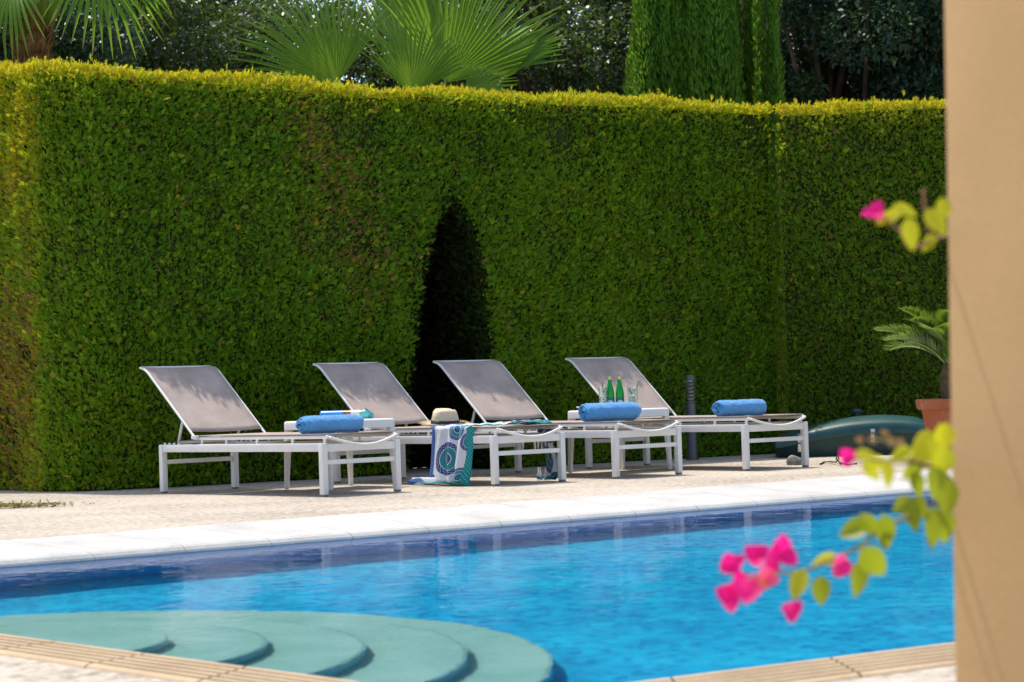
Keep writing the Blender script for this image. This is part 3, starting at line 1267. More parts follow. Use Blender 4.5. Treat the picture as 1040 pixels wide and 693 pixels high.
k = N('clear_glass')
gg = k.n('ShaderNodeBsdfGlossy', None, Roughness=0.02)
tp = k.n('ShaderNodeBsdfTransparent', None, Color=(0.90, 0.93, 0.93, 1))
lw = k.n('ShaderNodeLayerWeight', None, Blend=0.35)
mx = k.n('ShaderNodeMixShader')
k.set(mx.inputs[0], k.math('MULTIPLY', lw.outputs['Facing'], 0.45))
k.set(mx.inputs[1], tp)
k.set(mx.inputs[2], gg)
m_glass = k.done(mx)
k = N('crushed_ice')
o = k.obj()
f = k.noise(90.0, o, 3)
c = k.ramp(f, [(0.3, (0.55, 0.66, 0.55)), (0.6, (0.82, 0.85, 0.82))])
pr = k.principled(c, 0.15, k.bump(f, 0.6, 0.01), 0.6)
tr = k.n('ShaderNodeBsdfTranslucent', None, Color=(0.85, 0.92, 0.85, 1))
mx = k.n('ShaderNodeMixShader', None, _0=0.35)
k.set(mx.inputs[1], pr)
k.set(mx.inputs[2], tr)
m_ice = k.done(mx)
m_lime = simple('lime_and_mint', (0.10, 0.34, 0.03), 0.5, 0.4, 60.0)
m_straw2 = simple('striped_straw', (0.10, 0.22, 0.12), 0.5, 0.6, 60.0)


def make_glass(fill, leanx, seed):
    rg = random.Random(seed)
    r = empty('drinking_glass')
    g = MB()
    g.lathe([(0.030, 0.0), (0.033, 0.002), (0.0375, 0.150), (0.0362, 0.150), (0.0318, 0.010), (0.0, 0.008)], 28)
    g.build('tumbler', m_glass, r, True)
    g = MB()
    for i in range(34):
        z = 0.018 + rg.random() * (fill - 0.02)
        rr = 0.020 * math.sqrt(rg.random())
        t = rg.random() * 6.28
        s = rg.uniform(0.013, 0.021)
        rot = Matrix.Rotation(rg.random() * 3, 3, (rg.random(), rg.random(), rg.random()))
        g.box((rr * math.cos(t), rr * math.sin(t), z), (s, s, s), rot, 0, s * 0.2)
    g.build('ice', m_ice, r, 'auto')
    g = MB()
    for i in range(9):
        t = rg.random() * 6.28
        z = fill + rg.uniform(-0.03, 0.035)
        c = Vector((0.018 * math.cos(t), 0.018 * math.sin(t), z))
        d = Vector((rg.uniform(-1, 1), rg.uniform(-1, 1), rg.uniform(0, 1.2))).normalized() * 0.028
        sd = d.cross(Vector((rg.uniform(-1, 1), 1, 0.2))).normalized() * 0.010
        up = d.cross(sd).normalized() * 0.003
        g.add([c, c + d * 0.5 + sd, c + d, c + d * 0.5 - sd, c + d * 0.5 + up], [(0, 1, 4), (1, 2, 4), (2, 3, 4), (3, 0, 4)])
    g.build('mint_leaves', m_lime, r)
    g = MB()
    g.tube([(-leanx * 0.4, 0.0, 0.02), (leanx, 0.004, 0.188)], 0.0036, 8)
    g.build('drinking_straw', m_straw2, r)
    return r


for fill, lx, px, lab, sd in [(0.095, -0.008, 613.2, 'tall clear glass packed with ice, left of the green bottles', 4), (0.085, 0.050, 642.6, 'tall clear glass of ice and mint with a slanting straw, right of the bottles', 5)]:
    gl_ = make_glass(fill, lx, sd)
    p = A(px, 405, cB.y - 0.02)
    gl_.location = (p.x, p.y, ZT)
    gl_.scale = (1.05, 1.05, 1.08)
    tag(gl_, lab, 'glass', 'glasses of iced drink on the tray')
# ================================================================== THE HEDGE
HK = [(-260, 18.2), (-160, 17.5), (0, 16.45), (38, 15.93), (70, 15.80), (110, 15.78), (150, 15.92), (290, 16.55), (420, 17.22), (500, 17.68), (600, 18.28), (700, 18.88), (795, 19.45)]
HB = [(797, 19.28), (850, 19.15), (960, 18.95), (1100, 18.6), (1300, 18.0)]
TOPY = [(-260, 70), (-160, 66), (0, 63), (45, 59), (100, 63), (200, 67), (300, 76), (350, 82), (400, 85), (440, 84), (470, 87), (500, 90), (560, 92), (620, 94), (700, 97), (760, 102), (800, 105), (860, 103), (900, 99), (957, 97), (1300, 92)]
TPX, TPY = np.array([a for a, b in TOPY]), np.array([b for a, b in TOPY])


def hor(px):
    return 399.3 - 0.03154 * (px - 520)


class Hedge:
    """a clipped hedge along a ground line; u runs along it, z up, depth goes behind"""

    def __init__(self, knots, thick):
        self.px = np.array([k[0] for k in knots], float)
        D = np.array([k[1] for k in knots])
        pts = [A(p, hor(p), d) for p, d in knots]
        self.x = np.array([p.x for p in pts])
        self.y = np.array([p.y for p in pts])
        # resample finely and smooth the corners
        n = 700
        q = np.linspace(0, 1, n)
        s = np.concatenate([[0], np.cumsum(np.hypot(np.diff(self.x), np.diff(self.y)))])
        t = q * s[-1]
        self.len = s[-1]
        X, Y, PX, DD = np.interp(t, s, self.x), np.interp(t, s, self.y), np.interp(t, s, self.px), np.interp(t, s, D)
        ker = np.ones(9) / 9
        pad = lambda a: np.concatenate([2 * a[0] - a[4:0:-1], a, 2 * a[-1] - a[-2:-6:-1]])
        X, Y = np.convolve(pad(X), ker, 'valid'), np.convolve(pad(Y), ker, 'valid')
        self.t, self.X, self.Y, self.PX = t, X, Y, PX
        tx, ty = np.gradient(X), np.gradient(Y)
        l = np.hypot(tx, ty)
        self.NX, self.NY = ty / l, -tx / l
        self.TOP = CAM_H + (hor(PX) - np.interp(PX, TPX, TPY)) / F_PX * DD * 1.0 - 0.065
        self.thick = thick

    def at(self, u):
        f = lambda a: np.interp(u, self.t, a)
        return f(self.X), f(self.Y), f(self.NX), f(self.NY), f(self.TOP), f(self.PX)


# the doorway cut through the hedge: left and right edge (photo columns along the hedge) by height
GAPZ = np.array([0.0, 0.35, 0.70, 1.10, 1.55, 1.95, 2.22])
GAPL = np.array([409, 411, 414, 421, 431, 445, 464.0])
GAPR = np.array([505, 503, 500, 497, 493, 486, 467.0])


def in_gap(px, z, grow=0.0):
    l = np.interp(z, GAPZ, GAPL) - grow
    r = np.interp(z, GAPZ, GAPR) + grow
    return (px > l) & (px < r) & (z < 2.22)


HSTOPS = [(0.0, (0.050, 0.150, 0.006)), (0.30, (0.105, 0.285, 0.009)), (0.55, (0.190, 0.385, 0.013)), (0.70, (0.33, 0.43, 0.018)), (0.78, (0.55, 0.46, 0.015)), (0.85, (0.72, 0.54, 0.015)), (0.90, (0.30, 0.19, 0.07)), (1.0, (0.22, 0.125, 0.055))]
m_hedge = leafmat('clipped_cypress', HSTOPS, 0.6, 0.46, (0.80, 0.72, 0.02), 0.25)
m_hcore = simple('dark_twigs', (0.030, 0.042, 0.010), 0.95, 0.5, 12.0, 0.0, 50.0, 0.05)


def hedge_leaves(H, per_m2, gap, endface, seed):
    rg = np.random.default_rng(seed)
    parts = []
    # --- front face
    zmax = H.TOP.max()
    n = int(H.len * zmax * per_m2)
    u = rg.uniform(0, H.len, n)
    z = rg.uniform(0.0, 1.0, n) ** 1.0
    X, Y, NX, NY, TP, PX = H.at(u)
    z = z * (TP - 0.01)
    lump = (0.10 * np.exp(-((PX - 505) / 62.0) ** 2) * np.clip((z - 1.0) / 1.4, 0, 1) if gap else 0) + vnoise(np.stack([u, z], 1), 3.0, seed) * 0.045 + vnoise(np.stack([u, z], 1), 9.0, seed + 1) * 0.028
    shoulder = np.clip((z - (TP - 0.10)) / 0.10, 0, 1) ** 2 * 0.03
    off = lump - shoulder - rg.uniform(0, 0.085, n) ** 1.0
    keep = np.ones(n, bool)
    if gap:
        keep &= ~in_gap(PX + rg.normal(0, 1.5, n), z)
        # the cut edges of the doorway bulge out a little and curl in
    P = np.stack([X + NX * off, Y + NY * off, z], 1)
    out = np.stack([NX, NY, np.zeros(n)], 1)
    tt = 0.34 + vnoise(np.stack([u, z], 1), 1.6, seed + 2) * 0.15 + vnoise(np.stack([u, z], 1), 14.0, seed + 3) * 0.06 + rg.normal(0, 0.14, n)
    tt += np.clip((z - (TP - 0.08)) / 0.08, 0, 1) ** 2 * 0.12  # front leaves yellowed at the top edge, part of the painted sunlit rim
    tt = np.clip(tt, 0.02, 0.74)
    dead = vnoise(np.stack([u * 1.0, z * 0.8], 1), 1.7, seed + 4) + rg.normal(0, 0.30, n)
    tt = np.where(dead > 1.15, rg.uniform(0.86, 1.0, n), tt)
    tt = np.where(rg.uniform(0, 1, n) < 0.035, rg.uniform(0.86, 1.0, n), tt)
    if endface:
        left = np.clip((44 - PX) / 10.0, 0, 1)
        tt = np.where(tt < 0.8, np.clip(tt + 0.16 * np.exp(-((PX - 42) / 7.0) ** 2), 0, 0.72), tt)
        tt = np.where((tt < 0.8), np.clip(tt + left * (0.16 + 0.10 * np.clip((z - 1.2) / 1.5, 0, 1)), 0, 0.8), tt)  # end face yellowed in place of sunlight, more towards the top
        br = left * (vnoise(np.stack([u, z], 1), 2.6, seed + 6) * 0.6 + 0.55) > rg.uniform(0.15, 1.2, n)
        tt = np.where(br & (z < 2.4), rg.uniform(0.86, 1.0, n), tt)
    keep &= ~(vnoise(np.stack([u, z], 1), 7.5, seed + 12) + rg.normal(0, 0.15, n) > 1.45)
    parts.append((P[keep], out[keep], tt[keep], 0.55, 0.62))
    # shoots that escaped the shears
    q = int(H.len * 70)
    us, zs = rg.uniform(0, H.len, q), rg.uniform(0.05, 1, q) ** 0.8
    X, Y, NX, NY, TP, PX = H.at(us)
    zs = zs * TP
    ks = ~in_gap(PX, zs, 6) if gap else np.ones(q, bool)
    for rep in range(5):
        o2 = rg.uniform(0.0, 0.075, q)
        Pq = np.stack([X + NX * o2, Y + NY * o2, zs + o2 * 0.5 + rg.normal(0, 0.006, q)], 1) + rg.normal(0, 0.006, (q, 3))
        parts.append((Pq[ks], np.stack([NX, NY, 0 * NX], 1)[ks], np.clip(0.55 + rg.normal(0, 0.06, q), 0, 0.75)[ks], 0.75, 0.6))
    # --- top, with the unclipped new shoots
    m = int(H.len * H.thick * per_m2 * 0.5)
    u2 = rg.uniform(0, H.len, m)
    d2 = rg.uniform(0, 1, m) ** 1.6 * H.thick - rg.exponential(0.018, m)
    X, Y, NX, NY, TP, PX = H.at(u2)
    zz = TP + vnoise(np.stack([u2, d2], 1), 4.0, seed + 8) * 0.03 + rg.uniform(-0.03, 0.022, m) - np.clip(-d2 - rg.exponential(0.03, m), 0, 0.2) * 0.9
    tall = rg.uniform(0, 1, m) < 0.02
    zz += np.where(tall, rg.uniform(0.02, 0.06, m), 0)
    P = np.stack([X - NX * d2, Y - NY * d2, zz], 1)
    out = np.stack([NX * 0.1, NY * 0.1, np.ones(m)], 1)
    t2 = np.clip(0.77 + rg.normal(0, 0.05, m) + vnoise(np.stack([u2, d2], 1), 3.0, seed + 9) * 0.04, 0.5, 0.855)  # young-growth yellow, pushed brighter to paint in the sunlit rim
    parts.append((P, out, t2, 0.2, 1.0))
    res = []
    for P, out, tt, wo, wu in parts:
        n = len(P)
        D = norm(out * wo + np.array([0, 0, wu]) + rg.normal(0, 0.42, (n, 3)))
        Nn = norm(out + rg.normal(0, 0.55, (n, 3)))
        L = np.where(rg.uniform(0, 1, n) < 0.7, rg.uniform(0.022, 0.045, n), rg.uniform(0.040, 0.075, n)) * (1.0 if wu < 1 else 1.1)
        tang = np.stack([-out[:, 1], out[:, 0], 0 * out[:, 0]], 1) if wu < 1 else 0.0
        D = norm(D + tang * 0.35 * np.sin(P[:, 2:3] * 1.3 + P[:, 0:1] * 0.9))
        res.append(cards(P, D, Nn, L, L * 0.13 + 0.0015, tt, 0.15, 0.5))
        side = norm(np.cross(D, Nn))
        for sgn, at_ in ((-1, 0.16), (1, 0.24), (-1, 0.46), (1, 0.54)):
            D2 = norm(D + side * sgn * rg.uniform(0.45, 0.85, (n, 1)) + Nn * rg.normal(0, 0.15, (n, 1)))
            l2 = L * (0.62 - 0.35 * at_)
            res.append(cards(P + D * L[:, None] * at_, D2, Nn, l2, l2 * 0.20 + 0.0015, np.clip(tt + rg.normal(0, 0.03, n), 0, 1), 0.12, 0.5))
    return res, rg


def gap_leaves(H, depth, rg):
    """foliage lining the walls and the back of the doorway"""
    res = []
    n = 9000
    z = rg.uniform(0.0, 2.3, n)
    side = rg.integers(0, 2, n)
    q = rg.uniform(0, 1, n) ** 1.3 * depth
    px = np.where(side == 0, np.interp(z, GAPZ, GAPL), np.interp(z, GAPZ, GAPR)) + rg.normal(0, 0.8, n)
    u = np.interp(px, H.PX, H.t)
    X, Y, NX, NY, TP, PX = H.at(u)
    TX, TY = -NY, NX
    s = np.where(side == 0, 1, -1) * rg.uniform(-0.06, 0.03, n)
    P = np.stack([X - NX * q + TX * s, Y - NY * q + TY * s, z], 1)
    out = np.stack([TX * np.sign(0.5 - side) + NX * 0.6, TY * np.sign(0.5 - side) + NY * 0.6, 0 * z - 0.1], 1)
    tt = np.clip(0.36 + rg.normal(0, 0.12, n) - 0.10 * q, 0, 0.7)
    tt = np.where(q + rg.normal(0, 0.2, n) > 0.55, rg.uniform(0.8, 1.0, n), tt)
    res.append((P, out, tt))
    m = 9000
    z = rg.uniform(0, 2.4, m)
    px = rg.uniform(395, 520, m)
    u = np.interp(px, H.PX, H.t)
    X, Y, NX, NY, TP, PX = H.at(u)
    q = depth - rg.uniform(0, 0.10, m) + vnoise(np.stack([u, z], 1), 5.0, 3) * 0.05
    P = np.stack([X - NX * q, Y - NY * q, z], 1)
    out = np.stack([NX, NY, 0 * z], 1)
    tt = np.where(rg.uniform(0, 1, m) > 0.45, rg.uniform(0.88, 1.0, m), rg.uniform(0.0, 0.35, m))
    res.append((P, out, tt))
    r2 = []
    for P, out, tt in res:
        n = len(P)
        D = norm(out * 0.5 + np.array([0, 0, 0.5]) + rg.normal(0, 0.5, (n, 3)))
        Nn = norm(out + rg.normal(0, 0.5, (n, 3)))
        L = rg.uniform(0.04, 0.08, n)
        r2.append(cards(P, D, Nn, L, L * 0.45, tt, 0.12, 0.5))
        r2.append(cards(P, norm(D + rg.normal(0, 0.6, (n, 3))), Nn, L * 0.8, L * 0.35, tt, 0.12, 0.5))
    return r2


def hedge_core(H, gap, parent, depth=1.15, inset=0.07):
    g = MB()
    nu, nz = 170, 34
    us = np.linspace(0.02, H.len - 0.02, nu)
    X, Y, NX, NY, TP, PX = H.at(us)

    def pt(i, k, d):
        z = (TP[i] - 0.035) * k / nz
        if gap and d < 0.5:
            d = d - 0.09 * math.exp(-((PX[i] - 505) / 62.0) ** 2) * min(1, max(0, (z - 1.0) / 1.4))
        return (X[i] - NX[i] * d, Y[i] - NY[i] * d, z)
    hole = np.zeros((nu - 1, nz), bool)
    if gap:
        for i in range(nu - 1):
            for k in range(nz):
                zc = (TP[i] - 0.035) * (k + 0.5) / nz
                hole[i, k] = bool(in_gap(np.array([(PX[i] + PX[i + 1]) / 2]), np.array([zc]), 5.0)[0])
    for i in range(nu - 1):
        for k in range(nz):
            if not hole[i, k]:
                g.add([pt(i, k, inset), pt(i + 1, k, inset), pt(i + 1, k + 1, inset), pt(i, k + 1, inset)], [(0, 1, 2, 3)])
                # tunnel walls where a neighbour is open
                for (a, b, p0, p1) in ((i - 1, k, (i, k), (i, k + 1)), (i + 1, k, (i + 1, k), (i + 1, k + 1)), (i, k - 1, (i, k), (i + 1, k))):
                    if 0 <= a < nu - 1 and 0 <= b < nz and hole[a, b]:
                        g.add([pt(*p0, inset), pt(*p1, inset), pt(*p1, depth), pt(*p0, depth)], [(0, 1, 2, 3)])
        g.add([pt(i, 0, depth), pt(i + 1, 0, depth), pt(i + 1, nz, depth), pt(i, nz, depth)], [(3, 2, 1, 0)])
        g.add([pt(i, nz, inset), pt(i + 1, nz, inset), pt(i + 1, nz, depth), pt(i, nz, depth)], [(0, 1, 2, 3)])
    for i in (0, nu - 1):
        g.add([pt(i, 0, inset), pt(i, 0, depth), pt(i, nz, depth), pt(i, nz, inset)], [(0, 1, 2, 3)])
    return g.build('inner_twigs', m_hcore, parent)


HA = Hedge(HK, 1.15)
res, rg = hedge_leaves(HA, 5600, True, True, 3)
gl_res = gap_leaves(HA, 1.05, rg)
m_gapshade = leafmat('shade_tinted_foliage', [(0.0, (0.016, 0.034, 0.006)), (0.6, (0.030, 0.048, 0.010)), (0.8, (0.035, 0.022, 0.012)), (1.0, (0.022, 0.014, 0.009))], 0.9, 0.08, (0.05, 0.05, 0.01), 0.05)  # brown inner growth coloured near black to paint in the doorway's shade
# leafy sprigs at the foot on the left
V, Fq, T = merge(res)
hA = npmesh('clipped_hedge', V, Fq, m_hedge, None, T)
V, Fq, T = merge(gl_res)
npmesh('shade_tinted_growth', V, Fq, m_gapshade, hA, T)
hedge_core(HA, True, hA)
tag(hA, 'tall clipped green hedge with a dark narrow doorway cut through it, behind the loungers', 'hedge')
HBo = Hedge(HB, 1.1)
res, rg = hedge_leaves(HBo, 5000, False, False, 8)
V, Fq, T = merge(res)
hB = npmesh('clipped_hedge', V, Fq, m_hedge, None, np.where(T < 0.66, np.where((np.arange(len(T)) // 4 * 7919) % 100 < 9, 0.93, np.clip(T - 0.14, 0, 1)), T))
hedge_core(HBo, False, hB)
tag(hB, 'clipped hedge running behind the green box and the terracotta pot', 'hedge')

# ================================================================== TREES BEYOND THE HEDGE
m_bark = simple('grey_bark', (0.10, 0.075, 0.05), 0.9, 0.35, 9.0, 0.7, 25.0, 0.1)
m_leafA = leafmat('dark_evergreen_leaves', [(0.0, (0.010, 0.030, 0.010)), (0.45, (0.025, 0.065, 0.016)), (0.75, (0.06, 0.12, 0.02)), (1.0, (0.16, 0.20, 0.03))], 0.38, 0.25, (0.22, 0.34, 0.03), 0.5)
m_leafB = leafmat('blue_green_leaves', [(0.0, (0.008, 0.026, 0.014)), (0.5, (0.018, 0.055, 0.028)), (0.85, (0.05, 0.10, 0.03)), (1.0, (0.14, 0.18, 0.03))], 0.42, 0.18, (0.12, 0.28, 0.05), 0.4)


def tree(name, base, crown_z, rad, hgt, n_blob, per, leaf, mat, label, group, seed, low=0.9):
    rg = np.random.default_rng(seed)
    rr = random.Random(seed)
    root = empty(name, base)
    g = MB()
    tips = []
    top = crown_z + hgt * 0.35
    pts = [Vector((0.05 * math.sin(i * 1.3 + seed), 0.05 * math.cos(i * 1.7), top * i / 6)) for i in range(7)]
    g.tube(pts, [0.20 - 0.022 * i for i in range(7)], 10)
    blobs = []
    for b in range(n_blob):
        while True:
            q = np.array([rr.uniform(-1, 1), rr.uniform(-1, 1), rr.uniform(-1, 1)])
            l = np.linalg.norm(q)
            if 0.35 < l < 1:
                break
        c = Vector((q[0] * rad, q[1] * rad, max(low, crown_z + q[2] * hgt)))
        blobs.append((c, rr.uniform(0.38, 0.75) * rad / 2.6))
        s = pts[rr.randint(1, 5)]
        md_ = s.lerp(c, 0.5) + Vector((rr.uniform(-.2, .2), rr.uniform(-.2, .2), rr.uniform(0, .3)))
        g.tube([s, md_, c], [0.07, 0.04, 0.015], 6)
    g.build('trunk', m_bark, root, True)
    parts = []
    for c, r in blobs:
        n = per
        d = norm(rg.normal(size=(n, 3)))
        rad_ = r * rg.uniform(0.25, 1.05, n) ** 0.6
        P = np.array(c)[None] + d * rad_[:, None] * np.array([1.15, 1.15, 0.8])
        D = norm(d * 0.5 + rg.normal(0, 0.6, (n, 3)) + np.array([0, 0, -0.15]))
        Nn = norm(np.array([0, 0, 0.9]) + rg.normal(0, 0.6, (n, 3)))
        L = rg.uniform(0.7, 1.25, n) * leaf
        tt = np.clip(0.42 + rg.normal(0, 0.18, n) + rr.uniform(-0.14, 0.14), 0, 1)
        parts.append(cards(P, D, Nn, L, L * 0.48, tt, 0.12, 0.45))
    V, Fq, T = merge(parts)
    npmesh('crown', V, Fq, mat, root, T)
    tag(root, label, 'tree', group)
    return root


def ground_at(px, D):
    p = A(px, hor(px), D)
    return (p.x, p.y, -0.02)


TG = 'dark trees beyond the hedge'
tree('broadleaf_tree', ground_at(120, 26.5), 4.4, 2.3, 2.6, 60, 900, 0.085, m_leafA, 'dark glossy tree directly behind the shaggy palm trunk', TG, 21)
tree('broadleaf_tree', ground_at(232, 29.0), 4.6, 2.4, 2.8, 60, 900, 0.085, m_leafA, 'dark tree filling the gap between the shaggy palm and the fan palm', TG, 22)
tree('broadleaf_tree', ground_at(455, 31.0), 4.2, 2.2, 2.5, 60, 1000, 0.09, m_leafA, 'thinner tree with sky gaps behind the big fan leaves', TG, 23)
tree('broadleaf_tree', ground_at(590, 28.0), 4.2, 2.3, 2.7, 80, 1000, 0.085, m_leafA, 'sunlit dappled tree just left of the cypress columns', TG, 24)
tree('broadleaf_tree', ground_at(850, 27.0), 4.2, 2.2, 2.8, 110, 1100, 0.080, m_leafB, 'dense blue green tree just right of the cypress columns', TG, 25)
tree('broadleaf_tree', ground_at(985, 28.0), 4.2, 2.4, 2.8, 100, 1100, 0.080, m_leafB, 'dense dark tree rising behind the top of the tan pillar', TG, 26)
tree('broadleaf_tree', ground_at(-40, 24.0), 4.2, 1.9, 2.4, 60, 900, 0.085, m_leafB, 'dark tree at the far left edge behind the hedge corner', TG, 27)
tree('broadleaf_tree', ground_at(700, 38.0), 4.8, 3.2, 3.4, 60, 700, 0.12, m_leafB, 'far tree hidden mostly behind the cypress columns', TG, 28)
tree('broadleaf_tree', ground_at(350, 38.0), 4.8, 3.0, 3.2, 50, 700, 0.12, m_leafA, 'far tree seen through the fan palm leaves', TG, 29)

tree('broadleaf_tree', ground_at(540, 36.0), 4.6, 3.0, 3.2, 70, 900, 0.11, m_leafA, 'far dark tree seen through the gaps of the dappled tree left of the cypress columns', TG, 41)
tree('broadleaf_tree', ground_at(880, 36.0), 4.6, 3.2, 3.2, 80, 900, 0.11, m_leafB, 'far dark tree showing between the two dense trees right of the cypress columns', TG, 42)

# cypress columns
m_cyp = leafmat('cypress_scale_leaves', [(0.0, (0.030, 0.085, 0.010)), (0.4, (0.075, 0.200, 0.018)), (0.7, (0.130, 0.290, 0.022)), (1.0, (0.20, 0.36, 0.03))], 0.6, 0.36, (0.36, 0.60, 0.04), 0.25)


def cypress(px, D, rad, hgt, label, seed, n=26000):
    rg = np.random.default_rng(seed)
    root = empty('cypress_tree', ground_at(px, D))
    g = MB()
    g.tube([(0, 0, 0), (0.02, 0, hgt * 0.5), (0, 0, hgt * 0.95)], [0.11, 0.07, 0.015], 8)
    g.build('trunk', m_bark, root, True)
    # many upright plumes packed round the trunk
    npl = 34
    parts = []
    per = n // npl
    for i in range(npl):
        a = rg.uniform(0, 2 * PI)
        r0 = rad * rg.uniform(0.45, 0.95)
        z0, z1 = (0.3, rg.uniform(1.8, hgt)) if i % 2 == 0 else (rg.uniform(0.8, hgt * 0.5), rg.uniform(hgt * 0.6, hgt))
        t = rg.uniform(0, 1, per)
        env = np.sin(np.clip((0.06 + t * 0.94), 0, 1) * PI) ** 0.6
        zz = z0 + (z1 - z0) * t
        taper = 1 - 0.55 * np.clip(zz / hgt, 0, 1) ** 2
        cx = (r0 * taper) * math.cos(a) + 0.03 * np.sin(zz * 2 + i)
        cy = (r0 * taper) * math.sin(a) + 0.03 * np.cos(zz * 2.3 + i)
        th = rg.uniform(0, 2 * PI, per)
        pr_ = rad * 0.27 * env * rg.uniform(0.5, 1.0, per)
        pr_ *= 1 + 0.18 * np.sin(zz * 11 + i * 2 + th * 2)
        P = np.stack([cx + np.cos(th) * pr_, cy + np.sin(th) * pr_, zz], 1)
        out = np.stack([np.cos(th), np.sin(th), np.zeros(per)], 1)
        D_ = norm(out * 0.35 + np.array([0, 0, 1.0]) + rg.normal(0, 0.22, (per, 3)))
        Nn = norm(out + rg.normal(0, 0.4, (per, 3)))
        L = rg.uniform(0.045, 0.095, per)
        tt = np.clip(0.45 + rg.normal(0, 0.15, per) + rg.normal(0, 0.06), 0, 1)
        parts.append(cards(P, D_, Nn, L, L * 0.26, tt, 0.15, 0.45))
    V, Fq, T = merge(parts)
    npmesh('crown', V, Fq, m_cyp, root, T)
    tag(root, label, 'tree', 'cypress columns behind the hedge')


cypress(682, 23.0, 0.40, 7.0, 'leftmost and widest of the upright cypress columns', 31, 70000)
cypress(738, 22.8, 0.36, 7.2, 'middle cypress column, the one with the darkest cleft on its left', 32, 62000)
cypress(768, 23.3, 0.28, 6.6, 'slender cypress column second from the right', 33, 44000)
cypress(791, 22.9, 0.16, 6.4, 'thinnest cypress column at the right end of the cypress group', 34, 30000)

# ------------------------------------------------------------------ palms
m_fan = leafmat('fan_palm_blade', [(0.0, (0.04, 0.12, 0.02)), (0.5, (0.10, 0.24, 0.025)), (0.85, (0.22, 0.34, 0.04)), (1.0, (0.48, 0.36, 0.12))], 0.40, 0.50, (0.46, 0.72, 0.03), 0.35)
m_pet = simple('palm_petiole', (0.20, 0.30, 0.05), 0.4, 0.2, 8.0)


def fan_leaf(root, hub, axis, nrm, R, spread, nseg, seed, droop=0.25):
    """a palmate leaf: folded segments joined for the inner half, free and pointed beyond"""
    rg = random.Random(seed)
    axis, nrm = Vector(axis).normalized(), Vector(nrm).normalized()
    sd = axis.cross(nrm).normalized()
    nrm = sd.cross(axis).normalized()
    V, Fq, T = [], [], []
    for s in range(nseg):
        a = (s + 0.5) / nseg * 2 - 1
        ang = a * spread / 2
        da = spread / nseg / 2
        ln = R * (1.0 - 0.22 * abs(a) ** 2) * rg.uniform(0.93, 1.04)
        split = 0.40
        tw = rg.uniform(-0.05, 0.05)
        b = len(V)
        rs = [0.02, 0.25, split, 0.70, 1.0]
        for r in rs:
            wdt = da if r <= split else da * max(0.0, (1 - r) / (1 - split)) ** 0.8 * 0.86 + 0.0015
            bend = -droop * R * max(0, r - 0.35) ** 2 * (0.6 + 0.8 * rg.random()) if r > split else -droop * R * max(0, r - 0.35) ** 2
            cup = 0.16 * R * (abs(a) ** 2) * r
            for q, h in ((-1, 0.0), (0, 0.030 * (1 if r > 0.05 else 0)), (1, 0.0)):
                g_ = ang + wdt * q + tw * max(0, r - split)
                p = hub + (axis * math.cos(g_) + sd * math.sin(g_)) * (ln * r) + nrm * (bend + cup + h * R * min(1, r * 2) * (1 if r < 0.95 else 0.2))
                p.z += -0.25 * R * max(0, r - 0.6) ** 2 * (1 if r > split else 0)
                V.append(p)
                T.append(min(1, max(0, 0.5 + 0.1 * math.sin(s * 1.7) + (0.45 if r > 0.98 else 0) + rg.uniform(-.08, .08))))
        for i in range(len(rs) - 1):
            for q in range(2):
                v = b + i * 3 + q
                Fq.append((v, v + 1, v + 4, v + 3))
    return npmesh('leaf_blade', np.array([tuple(v) for v in V]), np.array(Fq), m_fan, root, np.array(T))


def wp(px, py, D):
    return A(px, py, D)


fp = empty('fan_palm', ground_at(432, 20.6))
base_o = Vector(fp.location)
crownp = Vector((0, 0, 2.25))
g = MB()
g.tube([(0, 0, 0), (0.03, 0, 1.1), (0, 0, 2.2)], [0.20, 0.17, 0.15], 12)
g.build('trunk', simple('palm_fibre', (0.17, 0.10, 0.05), 0.9, 0.4, 14.0, 0.8, 22.0, 0.1), fp, True)
FANS = [  # hub px, tip px, distance, radius spread, segments, facing
    ((342, 86), (272, -8), 20.2, 2.5, 32, (0.15, -0.92, 0.15)),
    ((418, 96), (428, 8), 19.9, 2.0, 26, (0.1, -0.9, 0.3)),
    ((452, 84), (500, -60), 20.8, 2.1, 30, (0.35, -0.75, 0.3)),
    ((508, 84), (556, 18), 21.0, 1.5, 22, (-0.55, -0.7, 0.35)),
    ((430, 70), (392, -70), 21.3, 1.7, 24, (-0.8, -0.45, 0.2)),
    ((470, 100), (520, 72), 19.8, 1.6, 22, (0.1, -0.75, 0.6)),
    ((302, 92), (250, 78), 20.9, 1.4, 18, (0.2, -0.6, 0.8)),
]
for i, (h, t, D, sp_, ns, nn) in enumerate(FANS):
    hub = wp(*h, D) - base_o
    tip = wp(*t, D + 0.1) - base_o
    ax = tip - hub
    lf = fan_leaf(fp, hub, ax, nn, ax.length * 1.05, sp_, ns, 50 + i)
    g = MB()
    m_ = crownp.lerp(hub, 0.5) + Vector((0, 0, 0.06))
    g.tube([crownp, m_, hub, hub + ax * 0.12], [0.022, 0.017, 0.013, 0.004], 8)
    g.build('petiole', m_pet, lf, True)
tag(fp, 'green fan palm with big pleated leaves fanning up behind the hedge', 'palm')

